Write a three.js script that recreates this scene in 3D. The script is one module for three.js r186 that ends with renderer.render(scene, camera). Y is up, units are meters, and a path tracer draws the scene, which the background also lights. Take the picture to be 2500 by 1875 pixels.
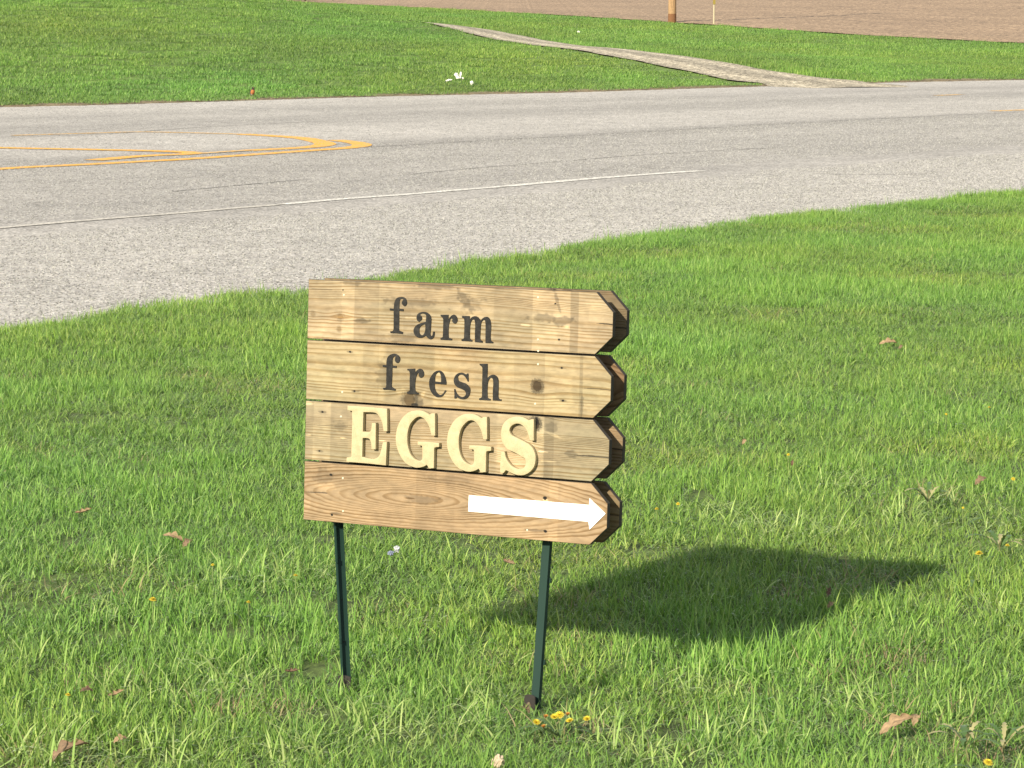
import * as THREE from 'three';
import { ImprovedNoise } from 'three/addons/math/ImprovedNoise.js';
import { mergeGeometries, toCreasedNormals } from 'three/addons/utils/BufferGeometryUtils.js';

// ---------------------------------------------------------------- camera, sky, sun, exposure
const F = 7000, PW = 2500, PH = 1875, CAM_Y = 1.58, PITCH = Math.atan(PH / 2 / F);
const scene = new THREE.Scene();
const camera = new THREE.PerspectiveCamera(2 * Math.atan(PH / 2 / F) * 180 / Math.PI, 4 / 3, 0.1, 4000);
camera.position.set(0, CAM_Y, 0);
camera.rotation.set(-PITCH, 0, 0);
scene.add(camera);

const R = (d) => d * Math.PI / 180;
const SUN_AZ = R(35), SUN_EL = R(28);
const sunDir = new THREE.Vector3(-Math.sin(SUN_AZ) * Math.cos(SUN_EL), Math.sin(SUN_EL), Math.cos(SUN_AZ) * Math.cos(SUN_EL));
{ // pale, hazy spring sky: brighter towards the horizon and round the sun
  const W = 512, H = 256, a = new Float32Array(W * H * 4), v = new THREE.Vector3();
  for (let j = 0; j < H; j++) for (let i = 0; i < W; i++) {
    const el = ((j + 0.5) / H - 0.5) * Math.PI, az = ((i + 0.5) / W - 0.5) * 2 * Math.PI;
    v.set(Math.cos(az) * Math.cos(el), Math.sin(el), Math.sin(az) * Math.cos(el));
    const h = Math.pow(1 - Math.max(0, v.y), 3), c = Math.max(0, v.dot(sunDir)), g = 0.35 * Math.pow(c, 6), k = (j * W + i) * 4;
    a[k] = 0.29 + 0.20 * h + g; a[k + 1] = 0.325 + 0.18 * h + 0.93 * g; a[k + 2] = 0.40 + 0.11 * h + 0.8 * g; a[k + 3] = 1;
  }
  const t = new THREE.DataTexture(a, W, H, THREE.RGBAFormat, THREE.FloatType);
  t.mapping = THREE.EquirectangularReflectionMapping; t.magFilter = t.minFilter = THREE.LinearFilter; t.needsUpdate = true;
  scene.background = t; scene.environment = t;
}
const sun = new THREE.DirectionalLight(new THREE.Color(1, 0.89, 0.70), 4.8);
sun.position.copy(sunDir).multiplyScalar(120);
sun.castShadow = true; sun.shadow.radius = 1.6;
sun.shadow.mapSize.set(4096, 4096);
Object.assign(sun.shadow.camera, { left: -40, right: 40, top: 40, bottom: -40, near: 1, far: 400 });
scene.add(sun, sun.target);
const renderer = new THREE.WebGLRenderer({ antialias: true });
renderer.setSize(1024, 768);
renderer.toneMapping = THREE.LinearToneMapping;
renderer.toneMappingExposure = 1.7;
renderer.shadowMap.enabled = true;

// ---------------------------------------------------------------- helpers
let seed = 7;
const rnd = () => { seed = (seed * 1664525 + 1013904223) >>> 0; return seed / 4294967296; };
const rr = (a, b) => a + (b - a) * rnd();
const pn = new ImprovedNoise();
const N3 = (x, y, z = 0) => pn.noise(x + 100.37, y + 100.71, z + 50.13);
const fbm = (x, y, z = 0, o = 4) => { let s = 0, a = 0.5; for (let i = 0; i < o; i++) { s += a * N3(x, y, z + i * 7.7); x *= 2.03; y *= 2.03; a *= 0.5; } return s; };
const clamp = (v, a = 0, b = 1) => Math.min(b, Math.max(a, v));
const sst = (a, b, v) => { const t = clamp((v - a) / (b - a)); return t * t * (3 - 2 * t); };
const mix = (a, b, t) => a + (b - a) * t;
const lin = (r, g, b) => new THREE.Color().setRGB(r, g, b);

const dirPx = (px, py) => {
  const x = (px - PW / 2) / F, y = -(py - PH / 2) / F, c = Math.cos(-PITCH), s = Math.sin(-PITCH);
  return new THREE.Vector3(x, y * c + s, y * s - c);
};
const onGround = (px, py, h = 0) => { const d = dirPx(px, py), k = (h - CAM_Y) / d.y; return new THREE.Vector3(d.x * k, h, d.z * k); };
const atDepth = (px, py, D) => { const d = dirPx(px, py), k = -D / d.z; return new THREE.Vector3(d.x * k, CAM_Y + d.y * k, -D); };

const taken = {};
const numbered = (n) => { const k = taken[n] = (taken[n] ?? -1) + 1; return k ? n + '_' + String(k).padStart(3, '0') : n; };
function mesh(name, geo, mat, parent) {
  const m = new THREE.Mesh(geo, mat);
  m.castShadow = m.receiveShadow = true;
  m.name = parent ? name : numbered(name);
  (parent || scene).add(m);
  return m;
}
function tag(o, label, category, group, kind) {
  o.userData.label = label; o.userData.category = category;
  if (group) o.userData.group = group;
  if (kind) o.userData.kind = kind;
  return o;
}
function thing(name, label, category, pos, group) {
  const g = new THREE.Group(); g.name = numbered(name); scene.add(g); if (pos) g.position.copy(pos);
  return tag(g, label, category, group);
}
const struct = (o, label, category) => tag(o, label, category, null, 'structure');
const std = (c, rough = 0.9, extra = {}) => new THREE.MeshStandardMaterial({ color: c, roughness: rough, ...extra });

function makeTex(w, h, fn, { srgb = true, rx = 1, ry = 1, wrap = true } = {}) {
  const a = new Uint8Array(w * h * 4), o = [0, 0, 0];
  for (let j = 0, k = 0; j < h; j++) for (let i = 0; i < w; i++, k += 4) {
    fn(i, j, o);
    a[k] = clamp(o[0]) * 255; a[k + 1] = clamp(o[1]) * 255; a[k + 2] = clamp(o[2]) * 255; a[k + 3] = 255;
  }
  const t = new THREE.DataTexture(a, w, h, THREE.RGBAFormat);
  t.magFilter = THREE.LinearFilter; t.minFilter = THREE.LinearMipmapLinearFilter; t.generateMipmaps = true;
  if (srgb) t.colorSpace = THREE.SRGBColorSpace;
  if (wrap) t.wrapS = t.wrapT = THREE.RepeatWrapping;
  t.repeat.set(rx, ry); t.needsUpdate = true;
  return t;
}
// tileable grain: white noise blurred by r pixels, spread to 0..1
function grain(n, r, sd) {
  const keep = seed; seed = sd;
  let a = new Float32Array(n * n).map(() => rnd() - 0.5);
  for (let pass = 0; pass < 2; pass++) {
    const b = new Float32Array(n * n);
    for (let j = 0; j < n; j++) for (let i = 0; i < n; i++) {
      let s = 0;
      for (let k = -r; k <= r; k++) s += pass ? a[((j + k + n) % n) * n + i] : a[j * n + (i + k + n) % n];
      b[j * n + i] = s;
    }
    a = b;
  }
  let v = 0; for (const x of a) v += x * x; v = Math.sqrt(v / a.length);
  seed = keep;
  return a.map((x) => 0.5 + 0.22 * x / v);
}
// geometry from a grid of points P(i, j) -> [x, y, z], uv(i, j), colour(i, j)
function gridGeo(ni, nj, P, uv, col) {
  const pos = [], us = [], cs = [], idx = [];
  for (let j = 0; j <= nj; j++) for (let i = 0; i <= ni; i++) {
    const p = P(i, j); pos.push(...p);
    us.push(...(uv ? uv(i, j, p) : [p[0], p[2]]));
    if (col) cs.push(...col(i, j, p));
  }
  for (let j = 0; j < nj; j++) for (let i = 0; i < ni; i++) {
    const a = j * (ni + 1) + i, b = a + 1, c = a + ni + 1, d = c + 1;
    idx.push(a, b, c, b, d, c);
  }
  const g = new THREE.BufferGeometry();
  g.setAttribute('position', new THREE.Float32BufferAttribute(pos, 3));
  g.setAttribute('uv', new THREE.Float32BufferAttribute(us, 2));
  if (col) g.setAttribute('color', new THREE.Float32BufferAttribute(cs, 3));
  g.setIndex(idx); g.computeVertexNormals();
  return g;
}
const interp = (pts, x) => {               // piecewise linear through [x, y], carried on at both ends
  let i = 0; while (i < pts.length - 2 && x > pts[i + 1][0]) i++;
  const [a, b] = [pts[i], pts[i + 1]];
  return a[1] + (b[1] - a[1]) * (x - a[0]) / (b[0] - a[0]);
};

// ---------------------------------------------------------------- lie of the land
const nearEdgePx = [[0, 808], [300, 764], [500, 736], [723, 710], [961, 674], [1187, 636], [1334, 618], [1616, 574], [1900, 530], [2034, 517], [2260, 491], [2500, 468]];
const farEdgePx = [[0, 262], [235, 257], [500, 249], [760, 241], [1000, 234], [1350, 227], [1600, 219], [1900, 210], [2100, 204], [2300, 199], [2500, 195]];
const nearW = nearEdgePx.map(([x, y]) => { const p = onGround(x, y); return [p.x, -p.z]; });
const farW = farEdgePx.map(([x, y]) => { const p = onGround(x, y); return [p.x, -p.z]; });
const dNear = (x) => Math.min(60, interp(nearW, x) + 0.26 * N3(x * 1.3, 3.1) + 0.14 * N3(x * 4.2, 9.1));
const dFar = (x) => Math.max(30, interp(farW, x) + 0.12 * N3(x * 0.9, 1.2));

const ctl = [];                             // [x, depth, height]
const C = (px, py, D) => { const p = atDepth(px, py, D); ctl.push([p.x, D, p.y]); };
for (let i = 0; i < farEdgePx.length; i += 2) { const [x, d] = farW[i]; ctl.push([x, d, 0], [x, d - 4, 0]); }
for (const x of [-60, -30, -15, 15, 30, 60]) { ctl.push([x, 20, 0], [x, clamp(interp(farW, x), 30, 75), 0]); }
C(0, 130, 52); C(0, 0, 65); C(0, -60, 78); C(300, 110, 55); C(300, 2, 67); C(300, -40, 78);
C(560, 0, 72); C(560, 125, 56); C(720, 32, 71); C(880, 62, 70); C(880, 135, 57); C(1100, 104, 66); C(1100, 165, 56);
C(700, 40, 92); C(400, 20, 95); C(0, 0, 100);
C(1700, 162, 59); C(1450, 122, 65); C(1200, 86, 73); C(1000, 60, 83); C(900, 48, 91); C(780, 30, 104);
C(1400, 160, 58); C(600, 0, 134); C(1000, 20, 120); C(1641, 57, 105); C(2000, 82, 97); C(2500, 108, 90);
C(2200, 145, 72); C(2500, 150, 74); C(1900, 140, 72);
C(1641, 0, 150); C(2500, 0, 140); C(1000, -20, 165); C(0, -60, 170); C(1250, -100, 260); C(3500, -60, 230); C(-1000, -60, 230);
for (const [x, d, h] of [[-60, 80, 3], [-60, 160, 4], [60, 90, 0.5], [60, 160, 2.5], [-70, 300, 7], [0, 320, 7.5], [70, 300, 7], [-25, 75, 2.6], [28, 80, 0.2]]) ctl.push([x, d, h]);
const tpsW = (() => {
  const n = ctl.length, m = n + 3, A = [];
  const U = (r2) => r2 < 1e-9 ? 0 : r2 * Math.log(r2);
  for (let i = 0; i < m; i++) A.push(new Float64Array(m + 1));
  for (let i = 0; i < n; i++) {
    for (let j = 0; j < n; j++) A[i][j] = U(((ctl[i][0] - ctl[j][0]) ** 2 + (ctl[i][1] - ctl[j][1]) ** 2) / 1e3) + (i === j ? 0.004 : 0);
    const e = [1, ctl[i][0] / 30, ctl[i][1] / 30];
    for (let k = 0; k < 3; k++) A[i][n + k] = A[n + k][i] = e[k];
    A[i][m] = ctl[i][2];
  }
  for (let c = 0; c < m; c++) {
    let p = c; for (let r = c; r < m; r++) if (Math.abs(A[r][c]) > Math.abs(A[p][c])) p = r;
    [A[c], A[p]] = [A[p], A[c]];
    for (let r = 0; r < m; r++) if (r !== c) { const f = A[r][c] / A[c][c]; if (f) for (let k = c; k <= m; k++) A[r][k] -= f * A[c][k]; }
  }
  return A.map((row, i) => row[m] / row[i]);
})();
const tps = (x, d) => {
  const n = ctl.length; let s = tpsW[n] + tpsW[n + 1] * x / 30 + tpsW[n + 2] * d / 30;
  for (let i = 0; i < n; i++) { const r2 = ((x - ctl[i][0]) ** 2 + (d - ctl[i][1]) ** 2) / 1e3; if (r2 > 1e-9) s += tpsW[i] * r2 * Math.log(r2); }
  return s;
};
// height of the ground at (x, depth)
function ground(x, d) {
  const dn = dNear(x), df = dFar(x);
  if (d < dn) return sst(0, 0.5, dn - d) * (0.02 + 0.022 * N3(x * 0.8, d * 0.8, 4) + 0.008 * N3(x * 3, d * 3, 8)) - 0.01 - 0.052 * Math.exp(-(((x + 0.17) / 1.5) ** 2) - ((d - 6.3) / 1.1) ** 2);
  if (d < df) return -0.03;
  const e = d - df, k = sst(0, 3, e);
  return mix(0.012, tps(x, d), k) + sst(0, 0.4, e) * (0.014 * N3(x * 0.5, d * 0.4, 2) + 0.02);
}
const gp = (px, py) => { // point of the near lawn under a pixel
  let p = onGround(px, py); for (let k = 0; k < 3; k++) p = onGround(px, py, ground(p.x, -p.z)); return p;
};
const farPoint = (px, py) => { // first crossing of the pixel's ray with the far bank
  const v = dirPx(px, py); let D = 40;
  for (; D < 400; D += 0.05) { const k = -D / v.z; if (CAM_Y + v.y * k <= ground(v.x * k, D)) break; }
  const k = -D / v.z; return new THREE.Vector3(v.x * k, ground(v.x * k, D), -D);
};

const trackLine = [[2010, 206], [1860, 186], [1700, 162], [1450, 122], [1200, 86], [1000, 60], [900, 47]].map(([x, y], i) => atDepth(x, y, [54.0, 56, 59, 65, 73, 83, 91][i]));
trackLine.unshift(new THREE.Vector3(trackLine[0].x + 0.5, 0, trackLine[0].z + 1.6));
trackLine.push(new THREE.Vector3(trackLine.at(-1).x - 6, 0, trackLine.at(-1).z - 24));
const trackCurve = new THREE.CatmullRomCurve3(trackLine.map((p) => new THREE.Vector3(p.x, 0, p.z)));
const trackPts = trackCurve.getSpacedPoints(160);
const trackDist = (x, d) => { let m = 1e9; for (const p of trackPts) { const q = (p.x - x) ** 2 + (p.z + d) ** 2; if (q < m) m = q; } return Math.sqrt(m); };
const trackSide = (x, d) => { let m = 1e9, s = 0; for (const p of trackPts) { const q = (p.x - x) ** 2 + (p.z + d) ** 2; if (q < m) { m = q; s = x - p.x; } } return s; };
const fieldEdge = [[-200, -10, 150], [600, 0, 134], [1000, 20, 120], [1641, 55, 105], [2000, 80, 97], [2500, 107, 90], [3100, 140, 83]].map(([x, y, D]) => { const p = atDepth(x, y, D); return [p.x, D]; });
fieldEdge.unshift([-60, 190]); fieldEdge.push([60, 66]);
const dField = (x) => interp(fieldEdge, x) + 0.25 * N3(x * 0.6, 5.5);

// ---------------------------------------------------------------- ground sheet
const soilG = grain(512, 2, 11), soilG2 = grain(512, 9, 12);
const soilTex = makeTex(512, 512, (i, j, o) => { const k = j * 512 + i, v = 0.84 + 0.4 * (soilG[k] - 0.5) + 0.35 * (soilG2[k] - 0.5); o[0] = v; o[1] = v * 0.98; o[2] = v * 0.94; }, { rx: 0.5, ry: 0.5 });
{
  const xs = [], ds = [];
  for (let i = -110; i <= 110; i++) { const a = Math.abs(i); xs.push(Math.sign(i) * (a * 0.26 + Math.max(0, a - 90) ** 2 * 1.6)); }
  for (let d = -30; d < 3; d += 3) ds.push(d);
  for (let d = 3; d < 24; d += 0.2) ds.push(d);
  for (let d = 24; d < 40; d += 2) ds.push(d);
  for (let d = 40; d < 62; d += 0.25) ds.push(d);
  for (let d = 62; d < 150; d += 0.7) ds.push(d);
  for (let d = 150; d < 340; d += 10) ds.push(d);
  ds.push(450, 700, 1200, 2000);
  const g = gridGeo(xs.length - 1, ds.length - 1, (i, j) => {
    const x = xs[i], d = ds[j];
    const hx = clamp(x, -70, 70), hd = Math.min(d, 330);
    return [x, ground(hx, hd) + (d > 330 ? (d - 330) * 0.02 : 0), -d];
  }, null, (i, j, p) => {
    const d = -p[2], e = d - dFar(p[0]), n = fbm(p[0] * 0.8, d * 0.8);
    let c = [0.100, 0.160, 0.036];
    if (d > 30) {
      const dirt = 1 - sst(0.2, 1.1 + 1.2 * n, e);
      c = [mix(0.155, 0.24, dirt), mix(0.27, 0.19, dirt), mix(0.045, 0.115, dirt)];
    }
    const k = 1 + 0.5 * n; return c.map((v) => v * k);
  });
  const m = mesh('ground', g, new THREE.MeshStandardMaterial({ map: soilTex, vertexColors: true, roughness: 1 }));
  struct(m, 'grassy soil of the lawn and bank on both sides of road', 'ground');
}

// ---------------------------------------------------------------- road
const roadN = 1024, rg1 = grain(roadN, 1, 21), rg2 = grain(roadN, 3, 22), rg3 = grain(roadN, 24, 23);
const roadTex = makeTex(roadN, roadN, (i, j, o) => {
  const k = j * roadN + i;
  const v = 0.76 + 0.42 * (rg1[k] - 0.5) + 0.18 * (rg2[k] - 0.5) + 0.07 * (rg3[k] - 0.5), w = rg2[(k * 7) % (roadN * roadN)] - 0.5;
  o[0] = v * (1.0 + 0.06 * w); o[1] = v * 0.975; o[2] = v * (0.93 - 0.08 * w);
}, { rx: 1 / 5, ry: 1 / 5 });
const roadBump = makeTex(roadN, roadN, (i, j, o) => { o[0] = o[1] = o[2] = 0.5 + 0.7 * (rg1[j * roadN + i] - 0.5); }, { srgb: false, rx: 1 / 5, ry: 1 / 5 });
const ROAD_Y = 0;
const roadP = (px, t) => {
  const a = onGround(px, interp(nearEdgePx, px) + 6), b = onGround(px, Math.max(150, interp(farEdgePx, px)));
  const dn = -a.z, df = -b.z, D = mix(dn - 0.25, df, t), v = dirPx(px, 300);
  return [v.x / -v.z * D, ROAD_Y, -D];
};
{
  const cols = []; for (let p = -2200; p <= 4700; p += 100) cols.push(p);
  const NT = 150;
  const band = [[0, 0.98], [0.05, 1.02], [0.16, 0.99], [0.205, 0.94], [0.225, 0.88], [0.28, 0.78], [0.34, 0.88], [0.39, 0.80], [0.43, 0.89], [0.49, 0.74], [0.515, 0.78], [0.53, 1.0], [0.58, 1.05], [0.66, 1.03], [0.70, 0.88], [0.76, 0.80], [0.81, 0.98], [0.86, 0.83], [0.9, 0.95], [0.95, 1.08], [1, 1.1]];
  const g = gridGeo(cols.length - 1, NT, (i, j) => {
    const p = roadP(cols[i], j / NT);
    if (j === NT) p[2] = -(-p[2] + 0.1 * N3(p[0], 2) + 0.1);
    return p;
  }, null, (i, j, p) => {
    const t = j / NT, k = 0.68 * interp(band, t) * (1 + 0.16 * fbm(p[0] * 0.35, p[2] * 0.35, 3) + 0.10 * N3(p[0] * 1.3, p[2] * 1.3, 5));
    const warm = 1;
    return [k * warm, k * 1.005, k * 1.02];
  });
  struct(mesh('road', g, new THREE.MeshStandardMaterial({ map: roadTex, bumpMap: roadBump, bumpScale: 0.004, vertexColors: true, roughness: 0.95 })), 'pale grey worn chip-seal asphalt road with faint wheel tracks', 'road');
}
// flat ribbons on the road: worn paint and tar seams
const paintG = grain(256, 2, 31);
const paintTex = (r, g, b, wear) => makeTex(256, 256, (i, j, o) => {
  const v = paintG[j * 256 + i], w = sst(0.5 + wear, 0.62 + wear, v), k = 0.94 + 0.3 * (paintG[i * 256 + j] - 0.5);
  o[0] = mix(r * k, 0.64, w); o[1] = mix(g * k, 0.625, w); o[2] = mix(b * k, 0.59, w);
}, { rx: 1.2, ry: 1.2 });
function ribbon(pxs, width, y, step = 0.12, wob = 0.12) {
  const c = new THREE.CatmullRomCurve3(pxs.map(([x, y]) => onGround(x, y)), false, 'centripetal');
  const n = Math.max(4, Math.round(c.getLength() / step)), P = c.getSpacedPoints(n);
  return gridGeo(n, 1, (i, j) => {
    const a = P[Math.max(0, i - 1)], b = P[Math.min(n, i + 1)], t = new THREE.Vector3().subVectors(b, a).normalize();
    const w = width / 2 * (1 + wob * N3(i * 0.9, j * 5, width * 40)), s = j ? 1 : -1;
    return [P[i].x - t.z * w * s, y, P[i].z + t.x * w * s];
  });
}
const yellow = new THREE.MeshStandardMaterial({ map: paintTex(0.95, 0.69, 0.20, 0.12), roughness: 0.8 });
const yellowWorn = new THREE.MeshStandardMaterial({ map: paintTex(0.92, 0.71, 0.34, -0.02), roughness: 0.85 });
const white = new THREE.MeshStandardMaterial({ map: paintTex(0.92, 0.91, 0.87, 0.03), roughness: 0.8 });
const whiteWorn = new THREE.MeshStandardMaterial({ map: paintTex(0.84, 0.82, 0.77, -0.08), roughness: 0.85 });
const tar = std(lin(0.15, 0.143, 0.13), 0.9);
const paintLine = (name, pxs, w, m, lvl, label) => struct(mesh(name, ribbon(pxs, w, ROAD_Y + 0.004 + 0.0007 * (lvl - 1)), m), label, 'road marking');
paintLine('yellow_line', [[602, 368], [692, 363.5], [755, 359.5], [787, 355.5], [793, 351], [775, 345], [735, 337.5], [671, 332.5], [590, 328]], 0.24, yellow, 1, 'inner yellow line curving round the end of painted median');
paintLine('yellow_line', [[590, 328], [460, 324.5], [334, 322.5], [224, 325.5], [99, 329], [30, 331]], 0.15, yellowWorn, 1, 'thin worn yellow line along far side of painted median');
paintLine('yellow_line', [[-60, 417], [0, 413], [81, 408], [203, 402.5], [325, 396], [448, 389.5], [610, 378.5], [773, 367], [850, 361.5], [880, 357], [882, 352.5], [860, 347.5], [818, 342.5]], 0.22, yellow, 2, 'outer yellow line ending in a hook at the median tip');
paintLine('yellow_line', [[-60, 360], [0, 361.5], [203, 365.5], [366, 369], [450, 372], [474, 374.5], [455, 377], [366, 380.5], [228, 392]], 0.24, yellow, 3, 'yellow line folding back into a sharp point inside median');
paintLine('yellow_line', [[602, 368], [545, 371.5], [488, 375.5]], 0.16, yellowWorn, 4, 'short worn yellow line joining the two median curves');
paintLine('yellow_line', [[2425, 271.5], [2500, 268.5], [2640, 262]], 0.24, yellowWorn, 1, 'faded yellow centre line dash beyond the track mouth');
paintLine('yellow_line', [[2285, 233.5], [2345, 231]], 0.2, yellowWorn, 1, 'tiny faded yellow dash in the far lane');
paintLine('white_line', [[1235, 455.5], [1400, 440.5], [1571, 427], [1650, 421.5], [1714, 417.5]], 0.14, white, 1, 'clean white edge line stretch at its end');
paintLine('white_line', [[690, 499.5], [830, 487], [983, 476], [1120, 464.5], [1228, 456]], 0.12, white, 1, 'slightly worn white edge line along the near lane');
paintLine('white_line', [[-120, 570], [0, 557], [180, 541], [441, 520.5], [560, 510], [680, 500.5]], 0.10, whiteWorn, 1, 'heavily worn white edge line beside a dark crack');
const seam = (pxs, w, label) => struct(mesh('road_crack', ribbon(pxs, w, ROAD_Y + 0.003, 0.15, 0.9), tar), label, 'road crack');
seam([[0, 558.5], [180, 543], [300, 533], [400, 525.5]], 0.022, 'dark crack along the worn white line');
seam([[405, 524.8], [450, 521], [492, 517.5]], 0.020, 'short dark crack in the white line');
seam([[895, 360], [1150, 345.5], [1500, 326], [1900, 303], [2200, 287.5], [2500, 273]], 0.024, 'long dark seam running on from the yellow median tip');
seam([[0, 335], [250, 328], [430, 315], [620, 304], [800, 296]], 0.024, 'thin dark seam beyond the painted median');
seam([[420, 468], [560, 455], [640, 447.5], [760, 438]], 0.022, 'faint dark crack across the near lane');
seam([[1400, 392], [1560, 379], [1640, 374.5], [1700, 371], [1940, 358]], 0.024, 'broken dark seam in the middle of near lane');
seam([[1000, 426], [1180, 409], [1370, 395]], 0.02, 'faint wandering seam in the near lane');
seam([[2000, 425], [2100, 426.5], [2260, 425]], 0.02, 'dark crack near the lawn by the road edge');

// loose pale chippings standing proud of the road
{
  const geos = [1, 2, 3].map((q) => { const g = new THREE.IcosahedronGeometry(1, 0), p = g.attributes.position; for (let k = 0; k < p.count; k++) { const x = p.getX(k), y = p.getY(k), z = p.getZ(k), n = 1 + 0.5 * N3(x * 1.3 + q * 9, y * 1.3, z * 1.3); p.setXYZ(k, x * n, y * n * 0.7, z * n * 0.85); } g.deleteAttribute('uv'); g.computeVertexNormals(); return g; });
  const grp = new THREE.Group(); grp.name = 'road_chippings'; scene.add(grp); tag(grp, 'fine pale and dark stone chippings bedded in the road', 'chippings', null, 'stuff');
  const lists = [[], [], []];
  for (let d = 13; d < 48; d += 0.25) {
    const lim = d * 0.182 + 1;
    for (let x = -lim; x < lim; x += 0.25) {
      const px = PW / 2 + F * x / d, dn = -onGround(px, interp(nearEdgePx, px) + 6).z - 0.25, df = -onGround(px, Math.max(150, interp(farEdgePx, px))).z, t = (d - dn) / (df - dn);
      if (t < 0 || t > 0.99) continue;
      if (t > 0.195 && t < 0.24) continue;
      const dens = t < 0.218 ? 60 : t < 0.5 ? 22 : 7, n = Math.floor(dens * (0.75 + 0.5 * rnd()) * (1 + 0.5 * fbm(x * 0.5, d * 0.5, 8)));
      for (let q = 0; q < n; q++) { const s = (t < 0.218 ? rr(0.0035, 0.007) : rr(0.004, 0.007)); lists[Math.floor(rnd() * 3)].push([x + rr(-0.125, 0.125), d + rr(-0.125, 0.125), s]); }
    }
  }
  const M = new THREE.Matrix4(), Q = new THREE.Quaternion(), c = new THREE.Color(), mt = std(lin(1, 1, 1), 0.9);
  geos.forEach((g, k) => {
    const im = new THREE.InstancedMesh(g, mt, lists[k].length); im.name = 'chippings'; im.castShadow = im.receiveShadow = true;
    lists[k].forEach(([x, d, s], i) => { M.compose(new THREE.Vector3(x, ROAD_Y + s * 0.15, -d), Q.setFromEuler(new THREE.Euler(rr(-0.4, 0.4), rnd() * 6, rr(-0.4, 0.4))), new THREE.Vector3(s, s, s)); im.setMatrixAt(i, M); const v = rnd() < 0.4 ? rr(0.13, 0.24) : rr(0.26, 0.42); im.setColorAt(i, c.setRGB(v, v, v * rr(0.90, 1.0))); });
    grp.add(im);
  });
}

// ---------------------------------------------------------------- gravel track and ploughed field
const gravG = grain(512, 2, 41), gravG2 = grain(512, 7, 42);
const gravTex = makeTex(512, 512, (i, j, o) => { const k = j * 512 + i, v = 0.72 + 0.6 * (gravG[k] - 0.5) + 0.4 * (gravG2[k] - 0.5); o[0] = v; o[1] = v * 0.96; o[2] = v * 0.88; }, { rx: 0.35, ry: 0.35 });
{
  const n = trackPts.length - 1, NA = 12, half = 1.35;
  const g = gridGeo(n, NA, (i, j) => {
    const a = trackPts[Math.max(0, i - 1)], b = trackPts[Math.min(n, i + 1)], t = new THREE.Vector3().subVectors(b, a).normalize();
    const flare = 0.72 + 0.25 * (1 - sst(0, 16, i)), s = (j / NA * 2 - 1) * half * flare * (1 + 0.10 * N3(i * 0.35, j > NA / 2 ? 9 : 2));
    const x = trackPts[i].x - t.z * s, z = trackPts[i].z + t.x * s;
    return [x, Math.max(ground(x, -z), 0) + 0.05 * (1 - 0.7 * (1 - sst(0, 8, i))) - 0.02 * Math.abs(j / NA * 2 - 1), z];
  }, null, (i, j, p) => {
    const u = Math.abs(j / NA * 2 - 1), rut = Math.exp(-(((u - 0.55) / 0.28) ** 2)), k = 0.55 + 0.34 * rut + 0.12 * fbm(p[0], p[2]);
    return [k * 0.96, k * 0.92, k * 0.82];
  });
  struct(mesh('gravel_track', g, new THREE.MeshStandardMaterial({ map: gravTex, vertexColors: true, roughness: 1 })), 'pale two-rut gravel track climbing the bank from the road', 'track');
}
const fieldG = grain(512, 1, 51), fieldG2 = grain(512, 5, 52);
const fieldTex = makeTex(512, 512, (i, j, o) => { const k = j * 512 + i, v = 0.74 + 0.45 * (fieldG[k] - 0.5) + 0.4 * (fieldG2[k] - 0.5); o[0] = v; o[1] = v * 0.95; o[2] = v * 0.9; }, { rx: 0.22, ry: 0.22 });
{
  const xs = []; for (let x = -60; x <= 60; x += 0.75) xs.push(x);
  const es = []; for (let e = 0; e < 60; e += 0.6) es.push(e); for (let e = 60; e < 150; e += 6) es.push(e);
  const g = gridGeo(xs.length - 1, es.length - 1, (i, j) => {
    const d = dField(xs[i]) + es[j];
    return [xs[i], ground(xs[i], Math.min(d, 330)) + 0.03 + 0.03 * sst(0, 2, es[j]) + 0.02 * N3(xs[i] * 2.3, d * 2.3, 3), -d];
  }, null, (i, j, p) => {
    const row = N3(es[j] * 1.4, p[0] * 0.05, 2), k = 1 + 0.18 * row + 0.25 * fbm(p[0] * 0.15, p[2] * 0.15, 6) + 0.2 * N3(p[0] * 0.9, p[2] * 1.7, 1);
    return [0.53 * k, 0.415 * k, 0.295 * k];
  });
  struct(mesh('ploughed_field', g, new THREE.MeshStandardMaterial({ map: fieldTex, vertexColors: true, roughness: 1 })), 'bare tan ploughed field beyond the grass strip', 'field');
}

// ---------------------------------------------------------------- the sign
const SIGN_P = new THREE.Vector3(-0.152, 0.648, -6.525), SIGN_E = new THREE.Euler(R(-3.94), R(-26.62), R(0.24), 'YXZ');
const signM = new THREE.Matrix4().makeRotationFromEuler(SIGN_E).setPosition(SIGN_P), signI = signM.clone().invert();
const OFF = new THREE.Vector3(-0.02, -0.689, -0.04);        // foot of the sign in board coordinates
const onSign = (px, py, z = 0) => {                          // pixel -> point of the board plane, board coordinates
  const o = new THREE.Vector3(0, CAM_Y, 0).applyMatrix4(signI), d = dirPx(px, py).transformDirection(signI);
  const k = (z - o.z) / d.z; return new THREE.Vector3(o.x + d.x * k, o.y + d.y * k, z);
};
const sign = thing('roadside_sign', 'wooden arrow sign reading farm fresh EGGS on two green metal posts', 'sign', OFF.clone().applyMatrix4(signM));
sign.rotation.copy(SIGN_E);
const put = (g) => g.translate(-OFF.x, -OFF.y, -OFF.z);      // board coordinates -> sign group

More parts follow.
